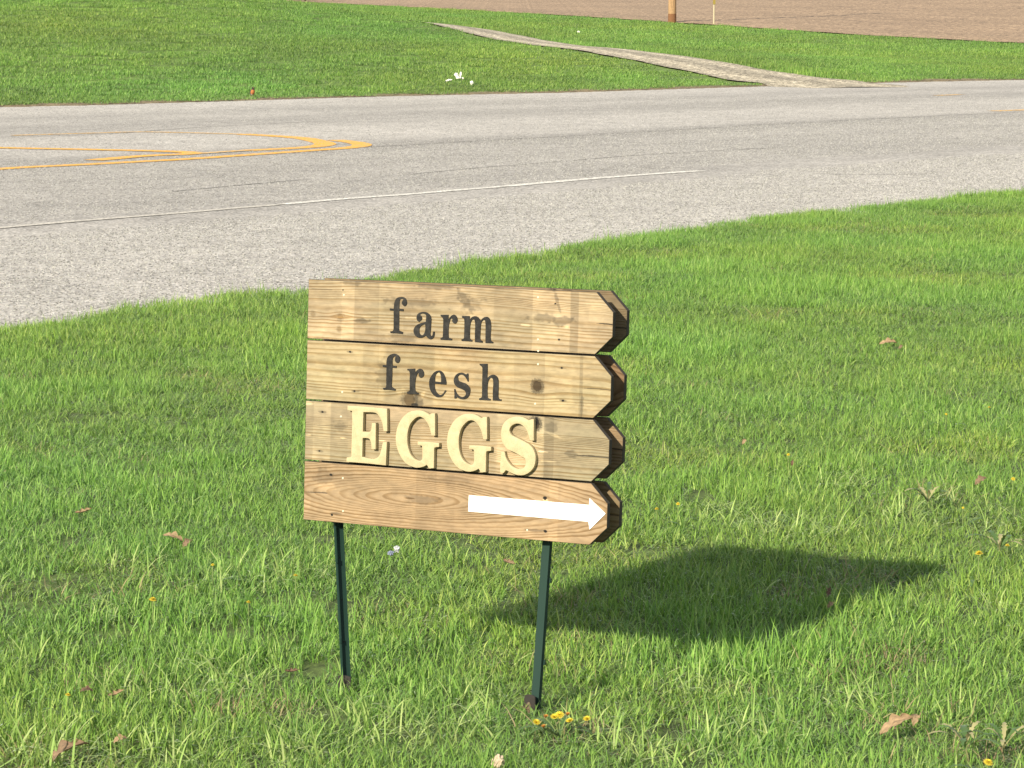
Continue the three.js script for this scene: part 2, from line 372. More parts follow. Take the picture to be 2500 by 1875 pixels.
// --- wood: one painted-grain map per board, features measured on the photograph
const BH = 0.1390, BG = 0.0040, BL = 0.788, BX0 = -0.373, TIP = 0.415;
const boardTop = (i) => 2 * BH + 1.5 * BG - i * (BH + BG);
function boardUV(i, px, py) { const p = onSign(px, py); return [p.x - BX0, p.y - (boardTop(i) - BH)]; }
function woodMaps(i, o) {
  const W = 1280, H = 228, s = BL / W, knots = (o.knots || []).map(([x, y, r, dk]) => [...boardUV(i, x, y), r, dk]);
  const bands = (o.bands || []).map(([x0, x1, k, w]) => [boardUV(i, x0, o.bandY)[0], boardUV(i, x1, o.bandY)[0], k, w || 0]);
  const spots = (o.spots || []).map(([x, y, rx, ry, k, rot]) => [...boardUV(i, x, y), rx, ry, k, rot || 0]);
  const cat = o.cathedral && [...boardUV(i, o.cathedral[0], o.cathedral[1]), o.cathedral[2], o.cathedral[3]];
  const hgt = new Float32Array(W * H), z = o.seed;
  const map = makeTex(W, H, (a, b, c) => {
    const u = a * s, v = b * s;
    let vv = v + 0.010 * N3(u * 2.2, v * 5, z) + 0.0018 * N3(u * 14, v * 30, z + 3), kn = 0, kr = 0;
    for (const [ku, kv, r, dk] of knots) {
      const dx = u - ku, dy = v - kv, q = Math.hypot(dx, dy);
      vv -= dy / (Math.abs(dy) + 0.4 * r) * r * 1.1 * Math.exp(-dx * dx / (2 * (2.4 * r) ** 2) - Math.abs(dy) / (2.2 * r));
      const e = q * (1 + 0.25 * N3(dx * 300, dy * 300, z));
      kn = Math.max(kn, (1 - sst(0.75 * r, 1.05 * r, e)) * dk);
      kr = Math.max(kr, Math.exp(-(((e - 1.15 * r) / (0.25 * r)) ** 2)) * 0.35 * dk);
    }
    if (cat) { const dv = v - cat[1], du = (u - cat[0]) * cat[2]; vv = Math.hypot(dv, du) + 0.0035 * N3(u * 6, v * 20, z) + 0.001 * N3(u * 40, v * 60, z); }
    const fr = o.freq * (1 + 0.35 * N3(vv * 30, z * 3)), q = vv * fr + 3 * N3(vv * 18, z), f = q - Math.floor(q);
    const late = sst(0.35, 0.86, f) * (1 - sst(0.88, 1, f)) * (0.55 + 0.9 * clamp(0.5 + N3(u * 3, vv * 60, z + 9)));
    const fibre = N3(u * 22, v * 1100, z) + 0.6 * N3(u * 70, v * 1500, z + 4);
    const blot = fbm(u * 7, v * 16, z + 1), fine = fbm(u * 45, v * 90, z + 2, 3);
    let k = 1 + o.blotch * blot + 0.16 * fine + 0.07 * fibre;
    for (const [x0, x1, t, w] of bands) { const e = 0.0015 + w; k *= 1 + 0.75 * t * sst(x0 - e, x0 + e, u + 0.004 * fine) * (1 - sst(x1 - e, x1 + e, u)) * (0.7 + 0.9 * clamp(0.5 + blot)); }
    for (const [x, y, rx, ry, t, rot] of spots) {
      const cx = (u - x) * Math.cos(rot) + (v - y) * Math.sin(rot), cy = -(u - x) * Math.sin(rot) + (v - y) * Math.cos(rot);
      const e = Math.hypot(cx / rx, cy / ry) * (1 + 0.7 * fine + 0.4 * N3(u * 120, v * 120, z));
      k *= 1 + t * (1 - sst(0.55, 1.1, e));
    }
    k *= 1 - o.ringDark * late;
    k *= 1 - kn * 0.55 - kr;
    if (o.check) for (const [cx0, cx1, cy, dep] of o.check) { const p0 = boardUV(i, cx0, cy)[0], p1 = boardUV(i, cx1, cy)[0], yy = boardUV(i, (cx0 + cx1) / 2, cy)[1]; if (u > p0 && u < p1 && Math.abs(v - yy - 0.002 * N3(u * 20, z)) < 0.0011 * clamp((u - p0) / 0.02) + 0.0002) k *= dep; }
    const L = late * 0.9 + kn * 1.5, gy = clamp(0.5 + 1.4 * fbm(u * 3 + 5, v * 7, z + 6)) * o.green;
    c[0] = o.col[0] * k * (1 - 0.03 * L - 0.10 * gy); c[1] = o.col[1] * k * (1 - 0.09 * L - 0.02 * gy); c[2] = o.col[2] * k * (1 - 0.20 * L - 0.02 * gy);
    hgt[b * W + a] = 0.5 - 0.25 * late + 0.12 * fibre + 0.2 * fine - 0.2 * kn;
  }, { wrap: false });
  const bump = makeTex(W, H, (a, b, c) => { c[0] = c[1] = c[2] = hgt[b * W + a]; }, { srgb: false, wrap: false });
  return new THREE.MeshStandardMaterial({ map, bumpMap: bump, bumpScale: 0.0014, roughness: 0.88 });
}
const hole = (x, y, s = 1) => [x, y, 0.0030 * s, 0.0022 * s, -0.9];
const streak = (x, y, w) => [x, y, w, 0.0028, -0.22];
const wood = [
  woodMaps(0, {
    seed: 1.3, freq: 105, ringDark: 0.11, blotch: 0.28, green: 0.7, col: [0.600, 0.525, 0.428], bandY: 770,
    knots: [[765, 764, 0.006, 0.3], [829, 800, 0.006, 0.35], [832, 770, 0.008, 0.3]],
    bands: [[834, 865, 0.06], [865, 925, -0.07], [925, 985, 0.02], [985, 1120, -0.03], [1205, 1300, -0.06], [1300, 1392, 0.06], [1392, 1412, -0.12], [1412, 1500, 0.05]],
    spots: [hole(838, 706), hole(1356, 739), hole(1364, 825), [1135, 730, 0.034, 0.012, -0.26, -0.85], [1150, 745, 0.03, 0.02, -0.13], [1148, 758, 0.022, 0.012, 0.14], [1362, 738, 0.005, 0.03, -0.2, 0.35],
      [1330, 772, 0.04, 0.010, -0.2], [1372, 780, 0.03, 0.012, -0.22], [1283, 790, 0.014, 0.003, 0.3], [1383, 794, 0.01, 0.003, 0.3], [880, 780, 0.03, 0.006, -0.25], [1060, 698, 0.05, 0.006, -0.2], [1000, 735, 0.07, 0.010, -0.14],
      [1020, 775, 0.04, 0.004, 0.22], [985, 820, 0.05, 0.012, -0.16], [830, 771, 0.012, 0.0022, 0.28], [900, 771, 0.02, 0.002, 0.2], [1460, 760, 0.03, 0.03, 0.08], [860, 690, 0.04, 0.004, -0.18], [790, 826, 0.05, 0.006, -0.2]],
    check: [[1455, 1500, 787, 0.35], [760, 812, 704, 0.8]],
  }),
  woodMaps(1, {
    seed: 5.1, freq: 82, ringDark: 0.12, blotch: 0.20, green: 0.8, col: [0.612, 0.532, 0.418], bandY: 900,
    knots: [[1311, 939, 0.0125, 1.0], [1000, 972, 0.016, 0.7], [930, 890, 0.004, 0.15]],
    bands: [[886, 925, -0.05], [940, 1060, -0.11, 0.006], [1060, 1125, 0.03], [1255, 1330, -0.05], [1330, 1415, 0.05], [1415, 1423, -0.12], [1423, 1500, 0.02]],
    spots: [hole(855, 857), streak(855, 857, 0.012), hole(866, 951), streak(866, 951, 0.009), hole(1371, 896, 1.1), streak(1371, 896, 0.014), hole(1374, 973), streak(1374, 973, 0.012),
      [1012, 985, 0.012, 0.005, -0.6], [1022, 975, 0.012, 0.020, -0.3, 0.3], [1030, 962, 0.018, 0.006, 0.2, 0.9], [935, 915, 0.02, 0.04, -0.16], [985, 955, 0.022, 0.010, 0.12], [1420, 985, 0.004, 0.03, -0.2], [1440, 990, 0.02, 0.01, 0.1], [1405, 940, 0.012, 0.05, -0.04]],
    check: [[1420, 1496, 946, 0.7]],
  }),
  woodMaps(2, {
    seed: 9.7, freq: 125, ringDark: 0.12, blotch: 0.22, green: 0.8, col: [0.572, 0.510, 0.414], bandY: 1060,
    knots: [[1306, 1033, 0.013, 1.2], [1250, 1090, 0.02, 0.1]],
    bands: [[765, 807, 0.10], [807, 850, -0.03], [1213, 1328, 0.10, 0.004], [1328, 1352, -0.17], [1352, 1500, -0.06]],
    spots: [hole(788, 1004), streak(788, 1004, 0.012), hole(780, 1097), streak(780, 1097, 0.012), [838, 1066, 0.010, 0.002, 0.35], [933, 1073, 0.009, 0.002, 0.35], [752, 1059, 0.012, 0.003, 0.28], [752, 983, 0.018, 0.006, 0.25],
      [1309, 1026, 0.007, 0.011, -0.8], [1352, 1060, 0.03, 0.004, 0.2, -0.3], [1325, 1099, 0.014, 0.002, 0.4], [1340, 1122, 0.022, 0.002, 0.3], [1395, 1105, 0.018, 0.01, -0.2], [1290, 1080, 0.02, 0.02, 0.1], [830, 1040, 0.02, 0.012, -0.12], [1345, 1040, 0.02, 0.012, -0.16]],
    check: [[1400, 1492, 1110, 0.45], [765, 850, 1036, 0.85]],
  }),
  woodMaps(3, {
    seed: 14.2, freq: 135, ringDark: 0.16, blotch: 0.20, green: 0.15, col: [0.580, 0.494, 0.388], bandY: 1230, cathedral: [1000, 1214, 0.135, 1],
    bands: [[1015, 1064, -0.06], [1064, 1110, -0.03], [1340, 1362, 0.06]],
    spots: [hole(808, 1157, 1.3), hole(811, 1253, 1.3), streak(820, 1250, 0.022), hole(1330, 1213, 1.6), hole(1331, 1293, 1.6), streak(1306, 1290, 0.03), [1332, 1218, 0.009, 0.0025, 0.4], [790, 1160, 0.03, 0.02, -0.12], [800, 1185, 0.03, 0.012, 0.12], [1030, 1217, 0.05, 0.010, -0.14], [1100, 1170, 0.06, 0.012, -0.1], [745, 1230, 0.02, 0.02, 0.1]],
    check: [[742, 800, 1199, 0.6]],
  }),
];
function boardGeo(i, jx = 0, jy = 0) {
  const t = boardTop(i) + jy, b = t - BH, s = new THREE.Shape(), r = () => 0;
  s.moveTo(BX0 + jx, b); s.lineTo(0.373 + jx, b); s.lineTo(TIP + jx, b + 0.041 + r()); s.lineTo(TIP + jx, t - 0.043); s.lineTo(0.373 + jx, t); s.lineTo(BX0 + jx, t); s.closePath();
  const g = new THREE.ExtrudeGeometry(s, { depth: 0.0135, bevelEnabled: true, bevelThickness: 0.0007, bevelSize: 0.0007, bevelOffset: -0.0007, bevelSegments: 1 });
  const p = g.attributes.position, uv = g.attributes.uv;
  for (let k = 0; k < p.count; k++) uv.setXY(k, clamp((p.getX(k) - BX0 - jx) / BL, 0.002, 0.998), clamp((p.getY(k) - b + p.getZ(k) * 0.3) / BH, 0.002, 0.998));
  return toCreasedNormals(g, 0.3);
}
const shadedEndGrain = std(lin(0.050, 0.040, 0.029), 0.95);  // end grain of all board edges, darkened further with shade put into the colour
const boards = [], boardLabels = ['top board lettered farm', 'second board lettered fresh', 'greenish board carrying the raised EGGS letters', 'brown bottom board with the white arrow'];
for (let i = 0; i < 4; i++) {
  const m = mesh('board', put(boardGeo(i).translate(0, 0, -0.0142)), [wood[i], shadedEndGrain], sign); m.userData.label = boardLabels[i]; boards.push(m);
}
const backWood = [wood[2], wood[3], wood[0], wood[1]].map((m) => { const c = m.clone(); c.color.setRGB(0.62, 0.56, 0.5); return [c, shadedEndGrain]; });
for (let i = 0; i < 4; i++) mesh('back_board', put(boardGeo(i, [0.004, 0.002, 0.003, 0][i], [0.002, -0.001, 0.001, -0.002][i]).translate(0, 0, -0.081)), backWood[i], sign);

// --- letters, traced as outlines on the board plane; '!' marks a corner
function outline(txt) {
  const pts = txt.trim().split(/\s+/).map((w) => { const c = w.endsWith('!'), [x, y] = w.replace('!', '').split(',').map(Number); return { x, y, c }; });
  const n = pts.length, out = [], first = pts.findIndex((p) => p.c);
  const at = (k) => pts[(k + n * 4) % n];
  const st = first < 0 ? 0 : first;
  for (let q = 0; q < n; q++) {
    const k = st + q, p1 = at(k), p2 = at(k + 1), p0 = p1.c ? { x: 2 * p1.x - p2.x, y: 2 * p1.y - p2.y } : at(k - 1), p3 = p2.c ? { x: 2 * p2.x - p1.x, y: 2 * p2.y - p1.y } : at(k + 2);
    const S = p1.c && p2.c ? 1 : 6;
    for (let t = 0; t < S; t++) {
      const u = t / S, u2 = u * u, u3 = u2 * u, f = (a, b, c, d) => 0.5 * (2 * b + (c - a) * u + (2 * a - 5 * b + 4 * c - d) * u2 + (3 * b - a - 3 * c + d) * u3);
      out.push([f(p0.x, p1.x, p2.x, p3.x), f(p0.y, p1.y, p2.y, p3.y)]);
    }
  }
  return out;
}
function letterGeo(ox, oy, sc, txt, holes, depth, bevel, z, du = 0, dv = 0) {
  const map = (t) => outline(t).map(([x, y]) => { const p = onSign(ox + x * sc, oy + y * sc, z + depth); return new THREE.Vector2(p.x + du, p.y + dv); });
  const s = new THREE.Shape(map(txt)); for (const h of holes || []) s.holes.push(new THREE.Path(map(h)));
  const g = new THREE.ExtrudeGeometry(s, { depth: depth - bevel, bevelEnabled: bevel > 0, bevelThickness: bevel, bevelSize: bevel, bevelOffset: -bevel, bevelSegments: 2, curveSegments: 4 });
  return put(toCreasedNormals(g, 0.5).translate(0, 0, z));
}
const mdfG = grain(256, 1, 71), mdfG2 = grain(256, 9, 72);
const mdfTex = makeTex(256, 256, (i, j, o) => { const k = j * 256 + i, v = 0.93 + 0.08 * (mdfG[k] - 0.5) + 0.07 * (mdfG2[k] - 0.5); o[0] = v; o[1] = v; o[2] = v * 0.99; }, { rx: 7, ry: 7 });
const inkTex = makeTex(256, 256, (i, j, o) => { const k = j * 256 + i, v = 0.6 + 0.5 * (mdfG2[k] - 0.5) + 0.9 * Math.max(0, mdfG[k] - 0.72); o[0] = o[1] = o[2] = v; }, { rx: 9, ry: 9 });
const blackVinyl = new THREE.MeshStandardMaterial({ color: lin(0.034, 0.0325, 0.030), map: inkTex, roughness: 0.85 }), creamWood = new THREE.MeshStandardMaterial({ color: lin(0.50, 0.425, 0.262), map: mdfTex, roughness: 0.85 }), whiteVinyl = std(lin(0.86, 0.86, 0.84), 0.55);
const letter = (b, g, m, l, nm = 'letter') => { const o = mesh(nm, g, m, boards[b]); o.userData.label = l; return o; };
const A = 0.07231, B = 0.06781, D3 = 0.07233, E5 = 0.1055, VZ = 0.0006, VD = 0.0012;
letter(0, letterGeo(940, 715, A, '170,1300! 240,1290 280,1250 287,1180 290,900 290,600! 160,590! 160,520! 290,535! 305,380 340,250 410,165 530,135 640,150 710,215 740,320 725,400 680,445 630,440 580,390 565,320 590,260 620,220! 570,200 515,210 490,280 480,400 475,535! 625,545! 620,620! 475,600! 475,900 470,1200 480,1270 520,1290 605,1320! 595,1390! 380,1362 180,1355!', null, VD, 0, VZ), blackVinyl, 'black letter f of farm');
letter(0, letterGeo(940, 715, A, '1060,830 1085,740 1160,670 1290,640 1420,665 1510,740 1560,850 1557,1000 1545,1200 1530,1380 1550,1450 1590,1440 1610,1380 1615,1305! 1675,1310! 1670,1420 1635,1510 1560,1565 1480,1550 1420,1500 1370,1440! 1300,1490 1200,1520 1090,1500 1010,1430 960,1320 975,1200 1060,1090 1180,1030 1290,1000 1375,975! 1385,780 1345,720 1250,695 1160,735! 1210,770 1245,830 1240,900 1190,940 1140,985! 1080,920', ['1350,1050! 1250,1090 1170,1180 1155,1280 1175,1380 1240,1430 1300,1400 1345,1300 1360,1150'], VD, 0, VZ), blackVinyl, 'black letter a of farm');
letter(0, letterGeo(1065, 745, B, '150,345! 440,345! 430,510! 470,470 520,400 590,350 660,345 730,410 765,510 745,600 690,660 620,645 570,570 580,510 540,475 500,520 480,600 450,750 440,950 445,1130 470,1180 570,1205! 565,1265! 350,1255 150,1240! 150,1185! 225,1150 235,1080 245,800 250,550 225,450 160,400!', null, VD, 0, VZ), blackVinyl, 'black letter r of farm');
letter(0, letterGeo(1065, 745, B, '925,385! 1205,390! 1205,530! 1260,450 1330,405 1430,400 1510,440 1560,500 1600,550! 1670,470 1760,425 1850,425 1920,490 1960,600 1975,780 1955,1050 1960,1230 1990,1290 2050,1325! 2045,1370! 1770,1360! 1770,1100 1775,800 1765,600 1740,540 1700,535 1640,590 1605,720 1590,950 1580,1180 1610,1260 1670,1290! 1665,1350! 1390,1325! 1390,1000 1400,750 1385,570 1335,510 1270,560 1225,700 1210,900 1210,1150 1235,1230 1300,1260! 1295,1310! 910,1285! 905,1230! 980,1200 1000,1120 1010,800 1010,560 985,480 930,455!', null, VD, 0, VZ), blackVinyl, 'black letter m of farm');
letter(1, letterGeo(920, 855, D3, '200,1270! 270,1265 310,1220 315,1000 320,750 323,580! 195,565! 195,495! 320,505! 325,380 360,240 450,150 590,115 700,155 770,230 785,310 760,390 710,430 650,415 610,350 615,280 635,180! 570,220 530,300 525,515! 665,530! 660,600! 520,590! 515,900 500,1200 530,1250 635,1315! 625,1365! 400,1335 220,1335!', null, VD, 0, VZ), blackVinyl, 'black letter f of fresh');
letter(1, letterGeo(920, 855, D3, '1025,630! 1290,620! 1290,755! 1350,680 1440,625 1530,650 1585,740 1590,830 1560,890 1510,925 1450,920 1420,860 1410,760! 1370,790 1330,880 1305,1000 1290,1200 1300,1350 1340,1410 1410,1435! 1400,1490! 1250,1480 1150,1490 1020,1465! 1020,1400! 1080,1380 1105,1320 1105,1000 1110,800 1080,690 1030,680!', null, VD, 0, VZ), blackVinyl, 'black letter r of fresh');
letter(1, letterGeo(920, 855, D3, '2337,1161! 2347,1076 2312,926 2240,770 2160,700 2080,685 1950,730 1840,860 1770,1010 1765,1180 1800,1340 1880,1480 1990,1570 2110,1585 2210,1550 2290,1450 2345,1370! 2305,1346! 2240,1450 2180,1500 2100,1495 2010,1410 1960,1280 1950,1130! 2140,1145', ['1960,1055! 2165,1075! 2165,900 2130,780 2080,745 2020,780 1970,880'], VD, 0, VZ), blackVinyl, 'black letter e of fresh');
letter(1, letterGeo(1080, 875, D3, '830,510! 875,510! 880,640 885,780! 850,780! 820,710 760,620 690,560 620,545 550,575 525,640 555,750 650,800 790,850 890,940 935,1010 940,1110 910,1240 840,1330 740,1375 620,1370 540,1340 485,1310! 460,1355! 400,1350! 405,1200 390,1035! 435,1035! 480,1160 550,1250 650,1300 740,1280 790,1210 770,1120 690,1055 580,1005 490,965 410,870 380,750 400,650 460,550 560,490 660,480 750,515 800,545!', null, VD, 0, VZ), blackVinyl, 'black letter s of fresh');
letter(1, letterGeo(1080, 875, D3, '1255,180! 1525,180! 1525,400 1515,670! 1580,600 1680,550 1770,560 1850,620 1890,720 1895,900 1890,1150 1890,1300 1930,1370 2000,1385! 1985,1435! 1700,1415! 1700,1100 1715,850 1700,700 1635,650 1570,720 1535,830 1520,1050 1525,1280 1560,1350 1625,1365! 1620,1420! 1450,1410 1235,1400! 1240,1350! 1320,1310 1335,1200 1340,800 1350,400 1335,290 1255,220!', null, VD, 0, VZ), blackVinyl, 'black letter h of fresh');
const LT = 0.0115, LB = 0.0007;
letter(2, letterGeo(835, 975, E5, '125,145! 600,175 1040,215! 1045,740! 960,740! 930,560 870,410 760,310 490,295! 480,745! 620,755 670,700 690,545! 780,545! 775,1160! 680,1150! 670,1000 620,910 475,890! 465,1330! 640,1370 790,1365 880,1260 945,990! 1035,985! 1010,1530! 550,1480 100,1445! 105,1345! 210,1325 215,1200 230,600 230,300 205,265 125,250!', null, LT, LB, VZ), creamWood, 'raised cream letter E of EGGS');
const gTxt = '1010,185! 1015,700! 930,690! 880,500 800,350 720,280 640,260 550,300 440,430 385,600 370,780 390,970 460,1150 560,1250 650,1280 700,1260 720,1200 715,960 690,930 610,920! 610,835! 850,840 1105,870! 1105,960! 1020,970 995,1000 990,1200 985,1450! 870,1455! 825,1370! 740,1415 620,1440 500,1420 370,1360 250,1230 150,1030 105,830 115,620 170,430 280,260 420,150 560,115 700,120 810,165 880,215! 940,185';
letter(2, letterGeo(955, 990, E5, gTxt, null, LT, LB, VZ), creamWood, 'raised cream first letter G of EGGS');
const g1 = onSign(965.6, 1070), g2 = onSign(1090.4, 1079);
letter(2, letterGeo(955, 990, E5, gTxt, null, LT, LB, VZ, g2.x - g1.x, g2.y - g1.y), creamWood, 'raised cream second letter G of EGGS');
letter(2, letterGeo(1205, 1005, 0.09942, '985,185! 985,715! 890,700! 850,560 790,420 710,340 610,295 510,305 420,370 390,470 440,570 560,640 760,740 900,830 990,960 1030,1130 1000,1330 900,1470 760,1550 620,1560 480,1525 300,1435! 240,1510! 155,1500! 165,1250 180,975! 265,980! 310,1150 420,1310 540,1390 640,1410 740,1380 790,1270 770,1160 680,1100 530,1010 340,920 240,800 185,640 185,470 240,300 360,180 520,125 680,130 790,175 855,215! 920,190', null, LT, LB, VZ), creamWood, 'raised cream letter S of EGGS');
letter(3, letterGeo(1140, 1190, 0.15823, '30,120! 1885,270! 1890,165! 2138,405! 1890,650! 1875,530! 20,370!', null, VD, 0, VZ), whiteVinyl, 'flat white arrow pointing to the dog-eared end', 'arrow');
// nail heads
const nailMat = std(lin(0.50, 0.46, 0.36), 0.5);
[[0, 839.5, 720.5], [0, 1313.5, 726], [0, 1313.5, 829], [0, 1314, 857], [1, 835.5, 957.5], [1, 1313.5, 889.5], [1, 1306.5, 986], [2, 832.5, 1017], [3, 837.5, 1248], [3, 1287, 1294.5], [3, 837, 1167.5]].forEach(([b, x, y]) => {
  const p = onSign(x, y), g = new THREE.SphereGeometry(0.0027, 10, 5, 0, Math.PI * 2, 0, Math.PI / 2).scale(1, 0.35, 1).rotateX(Math.PI / 2).translate(p.x, p.y, 0);
  mesh('nail_head', put(g), nailMat, boards[b]);
});
// --- posts: light U-channel with studs and a spade at the foot
const postMat = new THREE.MeshStandardMaterial({ color: lin(0.002, 0.026, 0.018), roughness: 0.7 }), spadeMat = std(lin(0.022, 0.019, 0.016), 0.9), mudMat = std(lin(0.13, 0.095, 0.065), 1);
function uPost(top, bot, openAz, label) {
  const w = 0.0205, f = 0.010, th = 0.0022, s = new THREE.Shape();
  s.moveTo(-w / 2, 0); s.lineTo(w / 2, 0); s.lineTo(w / 2, f); s.lineTo(w / 2 - th, f); s.lineTo(w / 2 - th, th); s.lineTo(-w / 2 + th, th); s.lineTo(-w / 2 + th, f); s.lineTo(-w / 2, f); s.closePath();
  const a = new THREE.Vector3(...top), b = new THREE.Vector3(...bot), L = a.distanceTo(b) + 0.09;
  const dir = new THREE.Vector3().subVectors(a, b).normalize();
  const q = new THREE.Quaternion().setFromUnitVectors(new THREE.Vector3(0, 1, 0), dir), base = a.clone().addScaledVector(dir, -L);
  // shape x-y lies across the post; its +y side (the opening) is turned to openAz
  const placeIt = (g) => put(g.rotateX(-Math.PI / 2).rotateY(Math.PI + openAz).applyQuaternion(q).translate(base.x, base.y, base.z));
  const p = mesh('post', placeIt(new THREE.ExtrudeGeometry(s, { depth: L, bevelEnabled: true, bevelThickness: 0.0003, bevelSize: 0.0003, bevelSegments: 1 }).translate(0, -f / 2, 0)), postMat, sign); p.userData.label = label;
  for (let k = 0; k < 5; k++) {
    const g = new THREE.BoxGeometry(0.004, 0.005, 0.011).translate(w / 2 + 0.0012, f / 2 + 0.0012, L - 0.10 - k * 0.19);
    mesh('stud', placeIt(g), postMat, p);
  }
  for (let k = 0; k < 7; k++) mesh('bolt_hole', placeIt(new THREE.CylinderGeometry(0.0022, 0.0022, 0.0006, 10).translate(0, -f / 2 + th + 0.0002, 0.2 + k * 0.1)), k === 4 ? nailMat : spadeMat, p);
  return { p, placeIt, L };
}
const pl = uPost([-0.333, 0.1, -0.040], [-0.2679, -0.6817, -0.040], R(48), 'green channel post with its dark hollow side showing');
const pr = uPost([0.268, 0.1, -0.040], [0.2299, -0.6966, -0.040], R(170), 'green channel post with its flat back showing');
const spade = (post, w, h, turn, mat, up) => {
  const s = new THREE.Shape(); s.moveTo(-w / 2, h); s.quadraticCurveTo(-w / 2 - 0.004, h * 0.5, -w * 0.35, 0); s.lineTo(0, -0.03); s.lineTo(w * 0.35, 0); s.quadraticCurveTo(w / 2 + 0.004, h * 0.5, w / 2, h); s.quadraticCurveTo(0, h + 0.006, -w / 2, h);
  const g = new THREE.ExtrudeGeometry(s, { depth: 0.003, bevelEnabled: true, bevelThickness: 0.0006, bevelSize: 0.0006, bevelSegments: 1, curveSegments: 8 });
  const P = g.attributes.position; for (let k = 0; k < P.count; k++) P.setZ(k, P.getZ(k) + 6 * P.getX(k) ** 2);
  g.computeVertexNormals();
  return g.rotateY(turn).translate(0, up, 0.004);
};
{
  const bl = new THREE.Vector3(-0.2679, -0.6817, -0.04), br = new THREE.Vector3(0.2299, -0.6966, -0.04);
  mesh('anchor_spade', put(spade(null, 0.034, 0.055, R(10), null, -0.026).translate(bl.x, bl.y, bl.z + 0.008)), spadeMat, pl.p);
  mesh('anchor_spade', put(spade(null, 0.03, 0.066, R(-15), null, -0.016).translate(br.x - 0.004, br.y, br.z + 0.012)), spadeMat, pr.p);
  const mud = new THREE.IcosahedronGeometry(0.011, 2); const mp = mud.attributes.position;
  for (let k = 0; k < mp.count; k++) { const v = new THREE.Vector3().fromBufferAttribute(mp, k), n = 1 + 0.35 * N3(v.x * 120, v.y * 120, v.z * 120); mp.setXYZ(k, v.x * n * 0.75, v.y * n * 1.3, v.z * n * 0.6); }
  mud.computeVertexNormals();
  mesh('mud_clod', put(mud.translate(br.x - 0.007, br.y + 0.022, br.z + 0.021)), mudMat, pr.p);
}

// ---------------------------------------------------------------- grass
// a patch of blades: opts give the count, reach, height, width, lean; colour per blade, never along it
function patch(n, reach, h0, h1, w0, w1, lean, pal, segs = 2, radial = false) {
  const pos = [], col = [], idx = [], nor = [];
  for (let b = 0; b < n; b++) {
    const rad = radial ? reach * Math.sqrt(rnd()) * 0.25 : 0, a0 = rnd() * 6.283;
    const x = radial ? Math.cos(a0) * rad : rr(-reach, reach), z = radial ? Math.sin(a0) * rad : rr(-reach, reach);
    const h = rr(h0, h1) * (rnd() < 0.12 ? 1.35 : 1), w = rr(w0, w1) / 2, az = radial ? a0 + rr(-0.5, 0.5) : rnd() * 6.283;
    const ln = lean * (0.25 + 1.1 * rnd()), bend = ln * rr(0.4, 1.9), tw = az + Math.PI / 2 + rr(-0.9, 0.9);
    const c = pal[Math.floor(rnd() * pal.length)], k = rr(0.8, 1.22), base = pos.length / 3;
    let px = x, py = -0.012, pz = z, ang = ln * 0.5;
    const L = h / segs, wx = Math.cos(tw), wz = Math.sin(tw);
    for (let s = 0; s <= segs; s++) {
      const t = s / segs, ww = w * (s === segs ? 0.0 : 1 - 0.45 * t * t);
      if (s === segs) { pos.push(px, py, pz); col.push(c[0] * k, c[1] * k, c[2] * k); }
      else { pos.push(px - wx * ww, py, pz - wz * ww, px + wx * ww, py, pz + wz * ww); for (let q = 0; q < 2; q++) col.push(c[0] * k, c[1] * k, c[2] * k); }
      px += Math.cos(az) * Math.sin(ang) * L; pz += Math.sin(az) * Math.sin(ang) * L; py += Math.cos(ang) * L; ang += bend / segs;
    }
    for (let s = 0; s < segs - 1; s++) { const q = base + s * 2; idx.push(q, q + 1, q + 2, q + 1, q + 3, q + 2); }
    const q = base + (segs - 1) * 2; idx.push(q, q + 1, q + 2);
  }
  const g = new THREE.BufferGeometry();
  g.setAttribute('position', new THREE.Float32BufferAttribute(pos, 3));
  g.setAttribute('color', new THREE.Float32BufferAttribute(col, 3));
  g.setIndex(idx); g.computeVertexNormals();
  return g;
}
const bladeMat = new THREE.MeshPhysicalMaterial({ vertexColors: true, roughness: 0.8, transmission: 0.4, thickness: 0, side: THREE.DoubleSide });
const palLawn = [[0.178, 0.335, 0.040], [0.138, 0.285, 0.032], [0.225, 0.385, 0.054], [0.105, 0.232, 0.028], [0.315, 0.450, 0.105], [0.165, 0.315, 0.040]];
const palTuft = [[0.28, 0.41, 0.095], [0.35, 0.46, 0.14], [0.22, 0.36, 0.07]];
const palDry = [[0.38, 0.31, 0.16], [0.30, 0.25, 0.12], [0.33, 0.22, 0.12], [0.24, 0.25, 0.09]];
function scatter(name, parent, geos, places, mat) {          // places: [x, y, z, turn, scale, scaleY, r, g, b]
  const M = new THREE.Matrix4(), Q = new THREE.Quaternion(), Y = new THREE.Vector3(0, 1, 0), c = new THREE.Color();
  const lists = geos.map(() => []); places.forEach((p, i) => lists[Math.floor(rnd() * geos.length)].push(p));
  geos.forEach((g, k) => {
    if (!lists[k].length) return;
    const im = new THREE.InstancedMesh(g, mat, lists[k].length); im.name = name; im.castShadow = im.receiveShadow = true;
    lists[k].forEach((p, i) => {
      M.compose(new THREE.Vector3(p[0], p[1], p[2]), Q.setFromAxisAngle(Y, p[3]), new THREE.Vector3(p[4], p[4] * p[5], p[4]));
      im.setMatrixAt(i, M); im.setColorAt(i, c.setRGB(p[6], p[7], p[8]));
    });
    parent.add(im);
  });
}
const stuffGroup = (name, label, cat) => { const g = new THREE.Group(); g.name = name; scene.add(g); return tag(g, label, cat, null, 'stuff'); };
